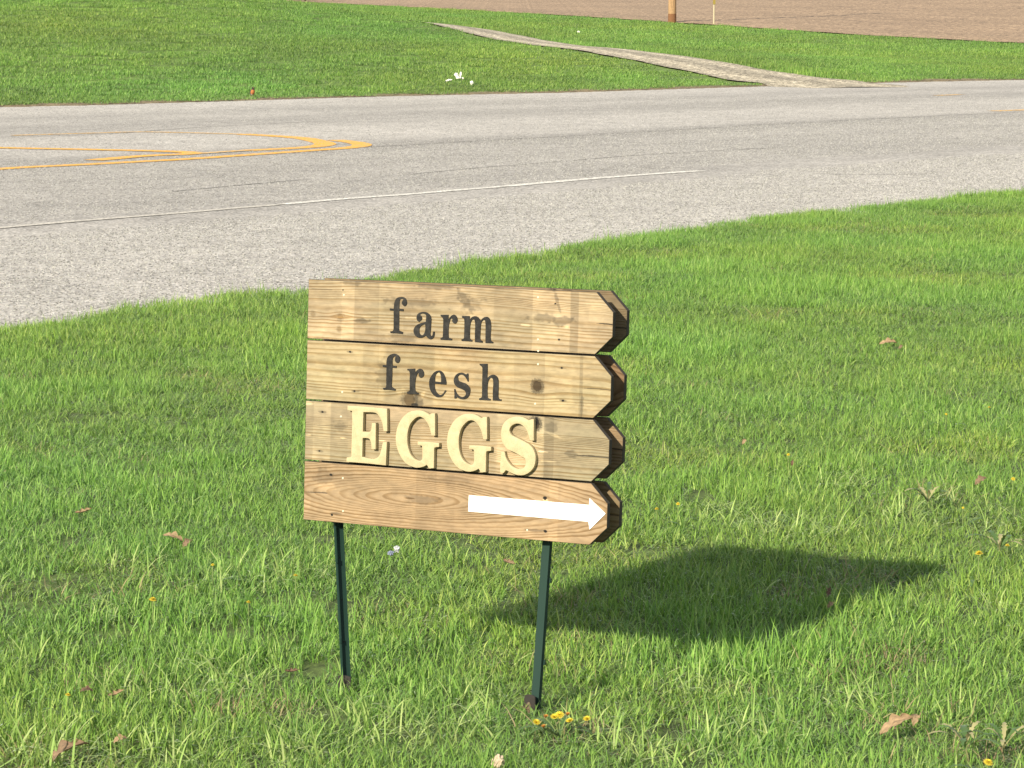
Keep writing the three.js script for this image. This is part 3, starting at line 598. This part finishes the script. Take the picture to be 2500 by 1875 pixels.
{
  const lawn = stuffGroup('lawn_grass', 'short bright green lawn grass around the wooden sign', 'grass');
  const geos = []; for (let k = 0; k < 8; k++) geos.push(patch(280, 0.11, 0.030, 0.066, 0.0020, 0.0040, 1.05, palLawn, 3));
  const tufts = []; for (let k = 0; k < 6; k++) tufts.push(patch(12, 0.09, 0.06, 0.125, 0.0026, 0.0050, 1.5, palTuft, 4, false));
  const dry = []; for (let k = 0; k < 3; k++) dry.push(patch(26, 0.09, 0.03, 0.08, 0.0015, 0.003, 1.5, palDry, 3));
  const P = [], T = [], Dd = [];
  const bare = (x, d) => fbm(x * 0.9 + 3, d * 0.9, 12, 3);
  for (let d = 3.6; d < 30; d += 0.15) {
    const lim = d * 0.18 + 1.6;
    for (let x = -lim; x < lim; x += 0.15) {
      const X = x + rr(-0.08, 0.08), Dp = d + rr(-0.08, 0.08), e = dNear(X) - Dp;
      if (e < 0.03) continue;
      const n = fbm(X * 0.7, Dp * 0.7, 1), m = fbm(X * 2.6, Dp * 2.6, 3, 3), b = bare(X, Dp);
      const hs = (0.96 + 0.95 * n + 0.95 * m) * (e < 0.3 ? 0.8 + 0.9 * rnd() : 1) * (b < -0.2 ? 0.75 : 1);
      const warm = 0.25 * fbm(X * 0.5 + 9, Dp * 0.5, 5) + (b < -0.18 ? 0.10 : 0), k = 1 + 0.26 * m + 0.34 * n;
      P.push([X, ground(X, Dp), -Dp, rnd() * 6.28, rr(0.9, 1.15), clamp(hs, 0.62, 1.75) * ((Math.abs(X + 0.385) < 0.11 && Dp > 6.25 && Dp < 6.75) || (Math.abs(X - 0.045) < 0.11 && Dp > 6.02 && Dp < 6.5) ? 0.78 : 1), k * (1 + warm * 1.1), k, k * (1 - warm * 0.6)]);
      if (m + 0.4 * n > (Dp < 8.5 ? 0.03 : 0.15) && rnd() < 0.5 && Math.hypot(X + 0.39, Dp - 6.5) > 0.2 && Math.hypot(X - 0.05, Dp - 6.28) > 0.2) T.push([X, ground(X, Dp), -Dp, rnd() * 6.28, rr(0.6, 1.05), rr(0.7, 1.1), k * 1.02, k, k]);
      if ((b < -0.16 && rnd() < 0.5) || rnd() < 0.03) Dd.push([X, ground(X, Dp), -Dp, rnd() * 6.28, rr(0.8, 1.3), rr(0.6, 1.1), 1, 1, 1]);
    }
  }
  // broad pale tufts seen at definite places
  for (const [px, py, s] of [[560, 1440, 1.1], [640, 1420, 1.3], [700, 1400, 1.25], [780, 1410, 1.1], [330, 1390, 1], [250, 1500, 1], [480, 1650, 1.2], [560, 1700, 1.2], [880, 1760, 1.2], [980, 1800, 1.1], [1100, 1800, 1.1], [1180, 1720, 1], [130, 1860, 1.3], [60, 1880, 1.3], [220, 1880, 1.2], [1950, 1310, 1.2], [2040, 1300, 1.1], [1860, 1290, 1.1], [2200, 1270, 1.1], [2060, 1190, 1.1], [2300, 1230, 1.1], [1750, 1260, 1], [1700, 1690, 1.1], [1800, 1650, 1.1], [1880, 1800, 1.2], [1780, 1830, 1.2], [2100, 1720, 1.1], [1500, 1800, 1.1], [1600, 1860, 1.1], [330, 1700, 1.1], [700, 1850, 1.2], [420, 1860, 1.2], [2440, 1290, 1.1], [2480, 1500, 1]]) {
    for (let q = 0; q < 6; q++) { const p = gp(px + rr(-30, 30), py + rr(-15, 15)); T.push([p.x, p.y, p.z, rnd() * 6.28, s * rr(0.75, 1.0), 1, 1.15, 1.1, 1.2]); }
  }
  for (const [px, py] of [[2080, 1640], [2150, 1600], [2180, 1590], [2240, 1760], [2380, 1840], [2440, 1850], [150, 1860], [170, 1840], [590, 1745], [640, 1740], [2240, 1210], [2300, 1220], [2000, 1450], [2070, 1430], [270, 1690], [1390, 1790], [1420, 1470]])
    for (let q = 0; q < 5; q++) { const p = gp(px + rr(-40, 40), py + rr(-20, 20)); Dd.push([p.x, p.y, p.z, rnd() * 6.28, rr(0.9, 1.4), rr(0.6, 1.1), 1, 1, 1]); }
  scatter('grass_patch', lawn, geos, P, bladeMat);
  scatter('grass_tuft', lawn, tufts, T, bladeMat);
  scatter('dry_blades', lawn, dry, Dd, bladeMat);

  const bank = stuffGroup('bank_grass', 'green grass covering the bank across the road', 'grass');
  const fg = []; for (let k = 0; k < 6; k++) fg.push(patch(330, 0.36, 0.03, 0.075, 0.006, 0.013, 1.1, palLawn, 2));
  const FP = [];
  for (let d = 40; d < 150; d += (d < 75 ? 0.42 : 0.8)) {
    const lim = d * 0.18 + 6;
    for (let x = -lim; x < lim; x += (d < 75 ? 0.5 : 0.9)) {
      const X = x + rr(-0.3, 0.3), Dp = d + rr(-0.3, 0.3), e = Dp - dFar(X);
      if (e < 0.35 || Dp > dField(X) - 0.2 || trackDist(X, Dp) < 1.3) continue;
      const td = trackDist(X, Dp), n = fbm(X * 0.25, Dp * 0.12, 2), m = fbm(X * 1.1, Dp * 0.5, 7, 3), k = 0.90 + 0.45 * m + 0.36 * n, warm = 0.35 * fbm(X * 0.2 + 4, Dp * 0.1, 9);
      FP.push([X, ground(X, Dp), -Dp, rnd() * 6.28, d < 75 ? rr(0.95, 1.2) : rr(1.3, 1.7), clamp((0.95 + 0.55 * m) * (e < 1 ? 0.75 : 1), 0.45, 1.7) * (td < 2.1 && trackSide(X, Dp) > 0 ? rr(1.2, 2.2) : td < 2.4 ? 0.7 : 1), k * (1 + warm), k, k * (1 - 0.5 * warm)]);
    }
  }
  scatter('grass_patch', bank, fg, FP, bladeMat);
}

// ---------------------------------------------------------------- dandelions
const petalMat = new THREE.MeshStandardMaterial({ vertexColors: true, roughness: 0.8, side: THREE.DoubleSide });
function strip(g, base, dir, up, len, w, tilt, droop, col, segs = 3) {
  const side = new THREE.Vector3().crossVectors(dir, up).normalize(), start = g.pos.length / 3, p = base.clone(); let a = tilt;
  for (let s = 0; s <= segs; s++) {
    const t = s / segs, ww = w / 2 * Math.sin(Math.PI * (0.18 + 0.72 * t));
    g.pos.push(p.x - side.x * ww, p.y - side.y * ww, p.z - side.z * ww, p.x + side.x * ww, p.y + side.y * ww, p.z + side.z * ww);
    for (let q = 0; q < 2; q++) g.col.push(...col);
    p.addScaledVector(dir, Math.cos(a) * len / segs).addScaledVector(up, Math.sin(a) * len / segs); a -= droop / segs;
    if (s < segs) { const q = start + s * 2; g.idx.push(q, q + 1, q + 2, q + 1, q + 3, q + 2); }
  }
}
const buildStrips = (g) => { const b = new THREE.BufferGeometry(); b.setAttribute('position', new THREE.Float32BufferAttribute(g.pos, 3)); b.setAttribute('color', new THREE.Float32BufferAttribute(g.col, 3)); b.setIndex(g.idx); b.computeVertexNormals(); return b; };
const UP = new THREE.Vector3(0, 1, 0);
function flowerGeo(r, c, closed = 0) {
  const g = { pos: [], col: [], idx: [] };
  for (let ring = 0; ring < 4; ring++) { const n = 16 - ring * 3; for (let k = 0; k < n; k++) { const a = k / n * 6.283 + ring * 0.3, v = rr(0.85, 1.12); strip(g, new THREE.Vector3(0, ring * 0.0008, 0), new THREE.Vector3(Math.cos(a), 0, Math.sin(a)), UP, r * (1 - ring * 0.17), r * 0.26, 0.25 + ring * 0.33 + closed, 0.35, c.map((q) => q * v)); } }
  return buildStrips(g);
}
const cYellow = [0.60, 0.48, 0.03], cWilt = [0.42, 0.19, 0.03];
const fl = [flowerGeo(0.0112, cYellow), flowerGeo(0.0102, cYellow, 0.35), flowerGeo(0.009, cWilt, 0.8)];
const stemMat = std(lin(0.16, 0.22, 0.07), 0.7), weedLeafMat = new THREE.MeshPhysicalMaterial({ color: lin(0.07, 0.14, 0.03), roughness: 0.6, transmission: 0.25, thickness: 0, side: THREE.DoubleSide });
const stemGeo = (h, dx, dz) => new THREE.TubeGeometry(new THREE.CatmullRomCurve3([new THREE.Vector3(0, -0.01, 0), new THREE.Vector3(dx * 0.4, h * 0.5, dz * 0.4), new THREE.Vector3(dx, h, dz)]), 6, 0.0014, 6);
function toothLeaf(len, w, teeth, rise) { // jagged dandelion leaf, arched
  const n = 28, pos = [], idx = [];
  for (let s = 0; s <= n; s++) {
    const t = s / n, env = w / 2 * Math.sin(Math.PI * Math.min(1, 0.06 + t * 0.94)) ** 0.7 * (0.35 + 0.75 * t), jag = 0.35 + 0.65 * Math.abs(((t * teeth) % 1) - 0.15), ww = env * jag;
    const x = len * t, y = rise * Math.sin(t * 2.4) * len;
    pos.push(x, y + ww * 0.25, -ww, x, y, 0, x, y + ww * 0.25, ww);
    if (s < n) { const a = s * 3; idx.push(a, a + 1, a + 3, a + 1, a + 4, a + 3, a + 1, a + 2, a + 4, a + 2, a + 5, a + 4); }
  }
  const g = new THREE.BufferGeometry(); g.setAttribute('position', new THREE.Float32BufferAttribute(pos, 3)); g.setIndex(idx); g.computeVertexNormals(); return g;
}
const tl = [toothLeaf(0.09, 0.03, 6, 0.35), toothLeaf(0.07, 0.024, 5, 0.5), toothLeaf(0.11, 0.034, 7, 0.28)];
function dandelion(px, py, o) {
  const h = o.h ?? 0.05, foot = gp(px, py + h * 1060 * (o.k ?? 0.96)), t = thing('dandelion', o.label, 'dandelion', foot, o.group);
  const heads = o.heads || [[0, 0, h, 0]];
  for (const [x, z, hh, kind] of heads) {
    mesh('stem', stemGeo(hh, x, z), stemMat, t);
    const f = mesh('flower', fl[kind], petalMat, t); f.position.set(x, hh, z); f.rotation.set(rr(0.15, 0.6), rnd() * 6, rr(-0.3, 0.3)); f.scale.setScalar(o.s ?? 1);
  }
  for (let k = 0; k < (o.leaves ?? 3); k++) { const l = mesh('leaf', tl[k % 3], weedLeafMat, t); l.rotation.set(0, k * 6.283 / (o.leaves ?? 3) + rr(-0.4, 0.4), 0); l.scale.setScalar(rr(0.6, 1)); l.position.y = 0.002; }
  return t;
}
dandelion(2388, 1341, { h: 0.092, s: 1.15, label: 'largest yellow dandelion, alone past the tip of the sign shadow' });
dandelion(1366, 1752, { h: 0.05, leaves: 9, label: 'clump of yellow and wilted dandelions beside the flat-backed post', heads: [[0, 0, 0.052, 0], [-0.012, 0.006, 0.048, 1], [0.022, 0.03, 0.045, 1], [0.06, 0.012, 0.045, 1], [-0.052, 0.03, 0.042, 1], [-0.035, 0.05, 0.036, 2], [-0.03, -0.004, 0.045, 2], [0.018, -0.004, 0.05, 2]] });
dandelion(2411, 1868, { h: 0.04, leaves: 7, label: 'yellow dandelion half hidden in a rosette of ragged weed leaves' });
dandelion(374, 1459, { h: 0.072, leaves: 2, label: 'thin-stemmed yellow dandelion left of the hollow green post' });
const DG = 'small dandelions dotted over the lawn', DL = 'small yellow dandelion head nearly buried in the lawn';
for (const [x, y, s] of [[2414, 971, 0.75], [2309, 988, 0.6], [1924, 1091, 0.7], [2472, 1153, 0.85], [1655, 1216, 0.75], [1603, 1229, 0.8], [2458, 1322, 0.8], [520, 1371, 0.6], [607, 1465, 0.7], [167, 1700, 0.75], [2350, 1226, 0.5], [722, 1398, 0.8]])
  dandelion(x, y, { h: 0.065, s: s * 0.8, leaves: 2, label: DL, group: DG });

// ---------------------------------------------------------------- fallen leaves, litter, stone
const leafTex = makeTex(128, 128, (i, j, o) => { const v = 0.86 + 0.3 * fbm(i / 18, j / 18, 3) - 0.18 * Math.exp(-(((j - 64) / 3) ** 2)) + 0.1 * N3(i / 3, j / 3, 4); o[0] = v; o[1] = v * 0.97; o[2] = v * 0.93; }, { wrap: false });
const leafMat = (r, g, b) => new THREE.MeshPhysicalMaterial({ color: lin(r, g, b), map: leafTex, roughness: 0.75, transmission: 0.15, thickness: 0, side: THREE.DoubleSide });
const leafMats = [leafMat(0.40, 0.29, 0.175), leafMat(0.26, 0.18, 0.115), leafMat(0.35, 0.26, 0.15), leafMat(0.17, 0.10, 0.065)];
function dryLeaf(len, w, lobes, curl, arch, sd) {             // lobed leaf, curled round its midrib
  const n = 40, m = 6, pos = [], uv = [], idx = [];
  for (let s = 0; s <= n; s++) {
    const t = s / n, env = Math.sin(Math.PI * Math.min(1, 0.03 + t * 0.96)) ** 0.75 * (1.1 - 0.4 * t), lob = 0.45 + 0.55 * Math.abs(Math.sin(t * Math.PI * lobes)), W = w / 2 * env * lob + 0.0008;
    for (let q = 0; q <= m; q++) {
      const v = q / m * 2 - 1, th = v * curl * (0.6 + 0.6 * t), rad = W / Math.max(0.3, curl);
      pos.push(len * (t - 0.5), arch * len * Math.sin(t * Math.PI) + rad * (1 - Math.cos(th)) + 0.004 * N3(t * 6, v * 3, sd), rad * Math.sin(th) + 0.004 * N3(t * 5, v, sd + 4));
      uv.push(t, q / m);
    }
  }
  for (let s = 0; s < n; s++) for (let q = 0; q < m; q++) { const a = s * (m + 1) + q; idx.push(a, a + 1, a + m + 1, a + 1, a + m + 2, a + m + 1); }
  const g = new THREE.BufferGeometry(); g.setAttribute('position', new THREE.Float32BufferAttribute(pos, 3)); g.setAttribute('uv', new THREE.Float32BufferAttribute(uv, 2)); g.setIndex(idx); g.computeVertexNormals(); return g;
}
const dl = [dryLeaf(0.085, 0.05, 3, 1.1, 0.15, 1), dryLeaf(0.07, 0.045, 3.5, 1.7, -0.1, 5), dryLeaf(0.06, 0.05, 2.5, 0.8, 0.25, 9)];
function leaf(px, py, kind, mat, s, yaw, tilt, label, group, lift = 0.036) {
  const f = gp(px, py + lift * 1000); f.y += lift;
  const m = mesh('dry_leaf', dl[kind], leafMats[mat]); m.position.copy(f); m.rotation.set(tilt, yaw, rr(-0.2, 0.35)); m.scale.setScalar(s);
  return tag(m, label, 'leaf', group);
}
leaf(2190, 1775, 0, 0, 1.0, 0.35, 0.5, 'large curled tan leaf on the lawn beyond the dandelion clump');
leaf(2232, 1762, 2, 2, 0.55, 1.3, 0.8, 'upright tan leaf tip beside the large curled leaf', null, 0.05);
leaf(2168, 822, 0, 0, 0.95, 0.1, 0.6, 'pale tan curled leaf high on the lawn near road');
leaf(2200, 832, 2, 1, 0.5, 0.7, 0.4, 'small brown leaf bit just below a pale curled leaf');
leaf(2394, 1167, 2, 1, 0.75, 0.5, 0.5, 'reddish brown lobed leaf lying in open lawn');
leaf(204, 1239, 1, 2, 0.75, 0.2, 0.4, 'rolled brown leaf on lawn beside the road-side grass');
leaf(424, 1309, 0, 2, 0.75, -0.3, 0.5, 'flat tan leaf standing in grass left of sign');
leaf(458, 1322, 2, 1, 0.6, 0.8, 0.7, 'thin brown leaf leaning next to the flat tan leaf');
leaf(1243, 1366, 1, 1, 0.6, -0.6, 0.7, 'pinkish brown leaf under the arrow board');
leaf(168, 1845, 0, 1, 1.1, 0.4, 0.3, 'wide brown leaf among dry blades at lawn foreground');
leaf(294, 1812, 2, 0, 0.5, 0.4, 0.5, 'small golden leaf scrap near the wide brown leaf');
leaf(284, 1692, 1, 0, 0.6, 0.6, 0.5, 'yellowish leaf scrap by a bare patch in grass');
leaf(212, 1690, 2, 3, 0.5, 0.2, 0.4, 'dark brown leaf scrap in a bare grass patch');
leaf(2022, 1443, 1, 3, 0.55, 1.2, 0.9, 'dark leaf standing inside the sign shadow');
leaf(2028, 1475, 2, 0, 0.4, 0.6, 0.8, 'pale leaf fragment inside the sign shadow');
leaf(714, 1636, 1, 3, 0.5, 0.2, 0.5, 'small dark brown curled leaf beside the hollow post');
leaf(1816, 1067, 2, 0, 0.4, 1.1, 0.9, 'tiny pale upright leaf in the lawn right of the board');
leaf(1934, 1120, 2, 3, 0.35, 1.4, 0.8, 'tiny rust coloured leaf below a small dandelion');

function crumple(rx, ry, rz, fold, sd) {
  const g = new THREE.IcosahedronGeometry(1, 3), p = g.attributes.position;
  for (let k = 0; k < p.count; k++) { const v = new THREE.Vector3().fromBufferAttribute(p, k), n = 1 + fold * Math.abs(N3(v.x * 2.2, v.y * 2.2, v.z * 2.2 + sd)) * 1.6 - fold * 0.5 + 0.25 * fold * N3(v.x * 6, v.y * 6, v.z * 6 + sd); p.setXYZ(k, v.x * n * rx, v.y * n * ry, v.z * n * rz); }
  g.deleteAttribute('uv'); g.computeVertexNormals(); return toCreasedNormals(g, 0.4);
}
const paperMat = new THREE.MeshStandardMaterial({ color: lin(0.72, 0.72, 0.66), roughness: 0.8 });
function litter(px, py, geo, name, label, lift, cat = 'litter') { const f = farPoint(px, py); f.y += lift; const m = mesh(name, geo, paperMat); m.position.copy(f); m.scale.setScalar(0.85); return tag(m, label, cat); }
litter(1120, 198, mergeGeometries([crumple(0.055, 0.045, 0.05, 0.7, 1).rotateZ(-0.6).translate(-0.05, 0.07, 0), crumple(0.022, 0.06, 0.03, 0.6, 3).rotateZ(-0.1).translate(0.045, 0.085, 0), crumple(0.065, 0.025, 0.05, 0.6, 5).translate(0, 0.01, 0.03), crumple(0.022, 0.022, 0.02, 0.5, 8).translate(0.085, 0.0, 0.02)]), 'crumpled_paper', 'crumpled white paper with raised flaps on the grass bank', 0.05);
litter(1096, 203, crumple(0.062, 0.022, 0.04, 0.6, 11).rotateZ(0.2), 'crumpled_paper', 'narrow white paper scrap beside the flapped paper', 0.05);
litter(1152, 208, crumple(0.04, 0.042, 0.04, 0.45, 14), 'crumpled_paper', 'round white paper ball nearest the far road edge', 0.04);
litter(1413, 83, crumple(0.05, 0.04, 0.05, 0.5, 17), 'crumpled_paper', 'lone white scrap above the gravel track', 0.06);
{
  const f = gp(962, 1385); f.y += 0.045;
  const t = thing('plastic_wrapper', 'crumpled bluish white wrapper scrap between the two posts', 'litter', f);
  mesh('wrapper', crumple(0.008, 0.010, 0.006, 0.8, 21), std(lin(0.42, 0.44, 0.47), 0.45), t).position.set(0.008, 0.008, 0);
  mesh('print_band', crumple(0.009, 0.007, 0.006, 0.8, 25), std(lin(0.17, 0.20, 0.30), 0.5), t).position.set(-0.008, -0.004, 0);
  const s = gp(1216, 1885); s.y += 0.02;
  const st = mesh('stone', crumple(0.014, 0.017, 0.013, 0.5, 31), std(lin(0.46, 0.37, 0.27), 0.95)); st.position.copy(s); tag(st, 'lumpy pale beige stone poking from the foreground grass', 'stone');
}
// ragged weeds at the lower corner
const deadLeaf = new THREE.MeshPhysicalMaterial({ color: lin(0.30, 0.28, 0.13), roughness: 0.8, transmission: 0.15, thickness: 0, side: THREE.DoubleSide });
[[2355, 1850, 'ragged half dead weed rosette with pale toothed leaves'], [2450, 1845, 'darker weed rosette beside the half dead one'], [2265, 1235, 'flattened dry weed rosette in the open lawn'], [2440, 1352, 'small weed rosette beside the largest dandelion']].forEach(([x, y, l], q) => {
  const t = thing('weed', l, 'weed', gp(x, y + 20));
  for (let k = 0; k < 9; k++) { const m = mesh('leaf', tl[k % 3], (k + q) % 2 ? deadLeaf : weedLeafMat, t); m.rotation.set(0, k * 0.7 + rr(-0.3, 0.3), rr(0.0, 0.35)); m.position.y = 0.03 + rr(0, 0.015); m.scale.setScalar(rr(0.7, 1.1)); }
});

// ---------------------------------------------------------------- robin on the far verge
{
  const foot = farPoint(617, 239.5), t = thing('robin', 'upright robin with orange breast on the far road verge', 'bird', foot);
  // body: elliptical rings along a spine from tail tip to crown, standing upright, breast to the viewer's right
  const sp = [[-0.105, 0.028, 0.004, 0.012], [-0.07, 0.045, 0.007, 0.014], [-0.045, 0.058, 0.016, 0.018], [-0.025, 0.072, 0.030, 0.030], [-0.006, 0.092, 0.037, 0.036], [0.008, 0.115, 0.036, 0.036], [0.016, 0.137, 0.029, 0.030], [0.020, 0.152, 0.0225, 0.024], [0.023, 0.166, 0.0215, 0.023], [0.025, 0.180, 0.019, 0.020], [0.024, 0.190, 0.012, 0.012], [0.023, 0.194, 0.001, 0.001]];
  const n = sp.length - 1, NS = 18;
  const g = gridGeo(NS, n, (i, j) => {
    const a = i / NS * 6.2832, [x, y, r, w] = sp[j], q = sp[Math.min(n, j + 1)], p = sp[Math.max(0, j - 1)], tx = q[0] - p[0], ty = q[1] - p[1], L = Math.hypot(tx, ty);
    return [x + Math.cos(a) * r * ty / L, y - Math.cos(a) * r * tx / L, Math.sin(a) * w];
  }, null, (i, j) => {
    const c = Math.cos(i / NS * 6.2832), brd = sst(-0.1, 0.1, c) * (j >= 4 && j <= 6 ? 1 : 0), head = j >= 7 ? 1 : 0;
    const vent = j <= 3 && c > 0.2 ? 1 : 0;
    return head ? [0.018, 0.017, 0.015] : brd ? [0.38, 0.14, 0.04] : vent ? [0.5, 0.48, 0.42] : [0.085, 0.078, 0.06];
  });
  mesh('body', g, new THREE.MeshStandardMaterial({ vertexColors: true, roughness: 0.8 }), t);
  mesh('beak', new THREE.ConeGeometry(0.0045, 0.02, 8).rotateZ(-Math.PI / 2).translate(0.053, 0.173, 0), std(lin(0.6, 0.38, 0.05), 0.5), t);
  for (const s of [-1, 1]) {
    mesh('leg', mergeGeometries([new THREE.TubeGeometry(new THREE.CatmullRomCurve3([new THREE.Vector3(-0.002, 0.07, s * 0.014), new THREE.Vector3(-0.008, 0.035, s * 0.016), new THREE.Vector3(0.002, 0.002, s * 0.016)]), 6, 0.002, 6), ...[-0.5, 0, 0.5, 3.14].map((a) => new THREE.CapsuleGeometry(0.0014, 0.018, 2, 5).rotateZ(Math.PI / 2).translate(0.010, 0.002, 0).rotateY(a).translate(0.002, 0, s * 0.016))]), std(lin(0.13, 0.08, 0.05), 0.7), t);
    mesh('eye', new THREE.SphereGeometry(0.003, 8, 6).translate(0.036, 0.176, s * 0.016), std(lin(0.01, 0.01, 0.01), 0.15), t);
    mesh('wing', new THREE.SphereGeometry(1, 12, 8).scale(0.014, 0.05, 0.006).rotateZ(-0.45).translate(-0.018, 0.098, s * 0.0345), std(lin(0.07, 0.065, 0.052), 0.8), t);
  }
  t.rotation.y = R(-62); t.scale.setScalar(0.95);
}
// ---------------------------------------------------------------- pole, marker post, shrubs beyond
{
  const b = farPoint(1641, 56), t = thing('utility_pole', 'thick brown wooden utility pole at the field edge', 'pole', b);
  const pg = grain(256, 1, 61), ptex = makeTex(256, 256, (i, j, o) => { const v = 0.8 + 0.25 * N3(i / 4, j / 60, 3) + 0.25 * (pg[j * 256 + i] - 0.5); o[0] = v; o[1] = v * 0.97; o[2] = v * 0.92; }, { rx: 2, ry: 4 });
  const pm = new THREE.MeshStandardMaterial({ map: ptex, color: lin(0.52, 0.35, 0.20), roughness: 0.9 });
  mesh('shaft', new THREE.CylinderGeometry(0.11, 0.15, 9.3, 20, 12).translate(0, 4.35, 0), pm, t);
  mesh('stained_butt', new THREE.CylinderGeometry(0.1515, 0.1535, 0.42, 20).translate(0, 0.12, 0), new THREE.MeshStandardMaterial({ map: ptex, color: lin(0.28, 0.14, 0.07), roughness: 0.95 }), t);
  mesh('crossarm', new THREE.BoxGeometry(2.4, 0.11, 0.09).translate(0, 8.5, 0.15), pm, t);
  mesh('ground_wire', new THREE.CylinderGeometry(0.012, 0.012, 8, 6).translate(-0.13, 4, 0.03), std(lin(0.3, 0.3, 0.28), 0.6), t);
  for (const x of [-1.05, -0.5, 0.5, 1.05]) mesh('insulator', new THREE.LatheGeometry([[0.012, 0], [0.05, 0.03], [0.03, 0.06], [0.045, 0.09], [0.02, 0.13], [0, 0.14]].map(([a, c]) => new THREE.Vector2(a, c)), 10).translate(x, 8.555, 0.15), std(lin(0.25, 0.14, 0.09), 0.3), t);
  const c = farPoint(1743, 61), u = thing('marker_post', 'slim pale marker post with a yellow tag at field edge', 'post', c);
  mesh('post', new THREE.CylinderGeometry(0.03, 0.032, 1.3, 10).translate(0, 0.55, 0), std(lin(0.42, 0.37, 0.25), 0.8), u);
  const sh = new THREE.Shape(); sh.moveTo(-0.045, 0); sh.lineTo(0.045, 0); sh.lineTo(0.045, 0.34); sh.absarc(0, 0.34, 0.045, 0, Math.PI, false); sh.closePath();
  mesh('tag_plate', new THREE.ExtrudeGeometry(sh, { depth: 0.008, bevelEnabled: false }).translate(0, 0.73, 0.034), std(lin(0.22, 0.17, 0.03), 0.7), u);
}
{
  const leafG = patch(260, 0.9, 0.08, 0.16, 0.04, 0.08, 2.2, [[0.03, 0.06, 0.018], [0.04, 0.075, 0.02], [0.025, 0.05, 0.016]], 2);
  const P = leafG.attributes.position, Cc = leafG.attributes.color; // spread the leaves through a dome
  for (let b = 0; b < P.count; b += 5) { const a = rnd() * 6.283, r = Math.cbrt(rnd()) * 0.95, e = Math.acos(rnd()); const ox = Math.cos(a) * Math.sin(e) * r * 1.3, oy = Math.cos(e) * r * 0.75 + 0.1, oz = Math.sin(a) * Math.sin(e) * r, bx = P.getX(b), bz = P.getZ(b); for (let k = b; k < b + 5; k++) P.setXYZ(k, P.getX(k) - bx + ox, P.getY(k) + oy, P.getZ(k) - bz + oz); }
  leafG.computeVertexNormals();
  [[640, 134, 1.3], [690, 133, 1.2], [745, 131, 1.3]].forEach(([px, D, s], i) => {
    const v = dirPx(px, 2), k = -D / v.z, x = v.x * k, y = ground(x, D);
    const t = thing('shrub', 'low dark shrub at the crest beyond the grass bank', 'shrub', new THREE.Vector3(x, y, -D), 'dark shrubs beyond the bank');
    const m = mesh('foliage', leafG, bladeMat, t); m.scale.setScalar(s); m.rotation.y = i * 2;
    mesh('stem', new THREE.CylinderGeometry(0.03, 0.05, 0.6, 7).translate(0, 0.25, 0), std(lin(0.08, 0.055, 0.035), 0.9), t);
  });
}
renderer.render(scene, camera);
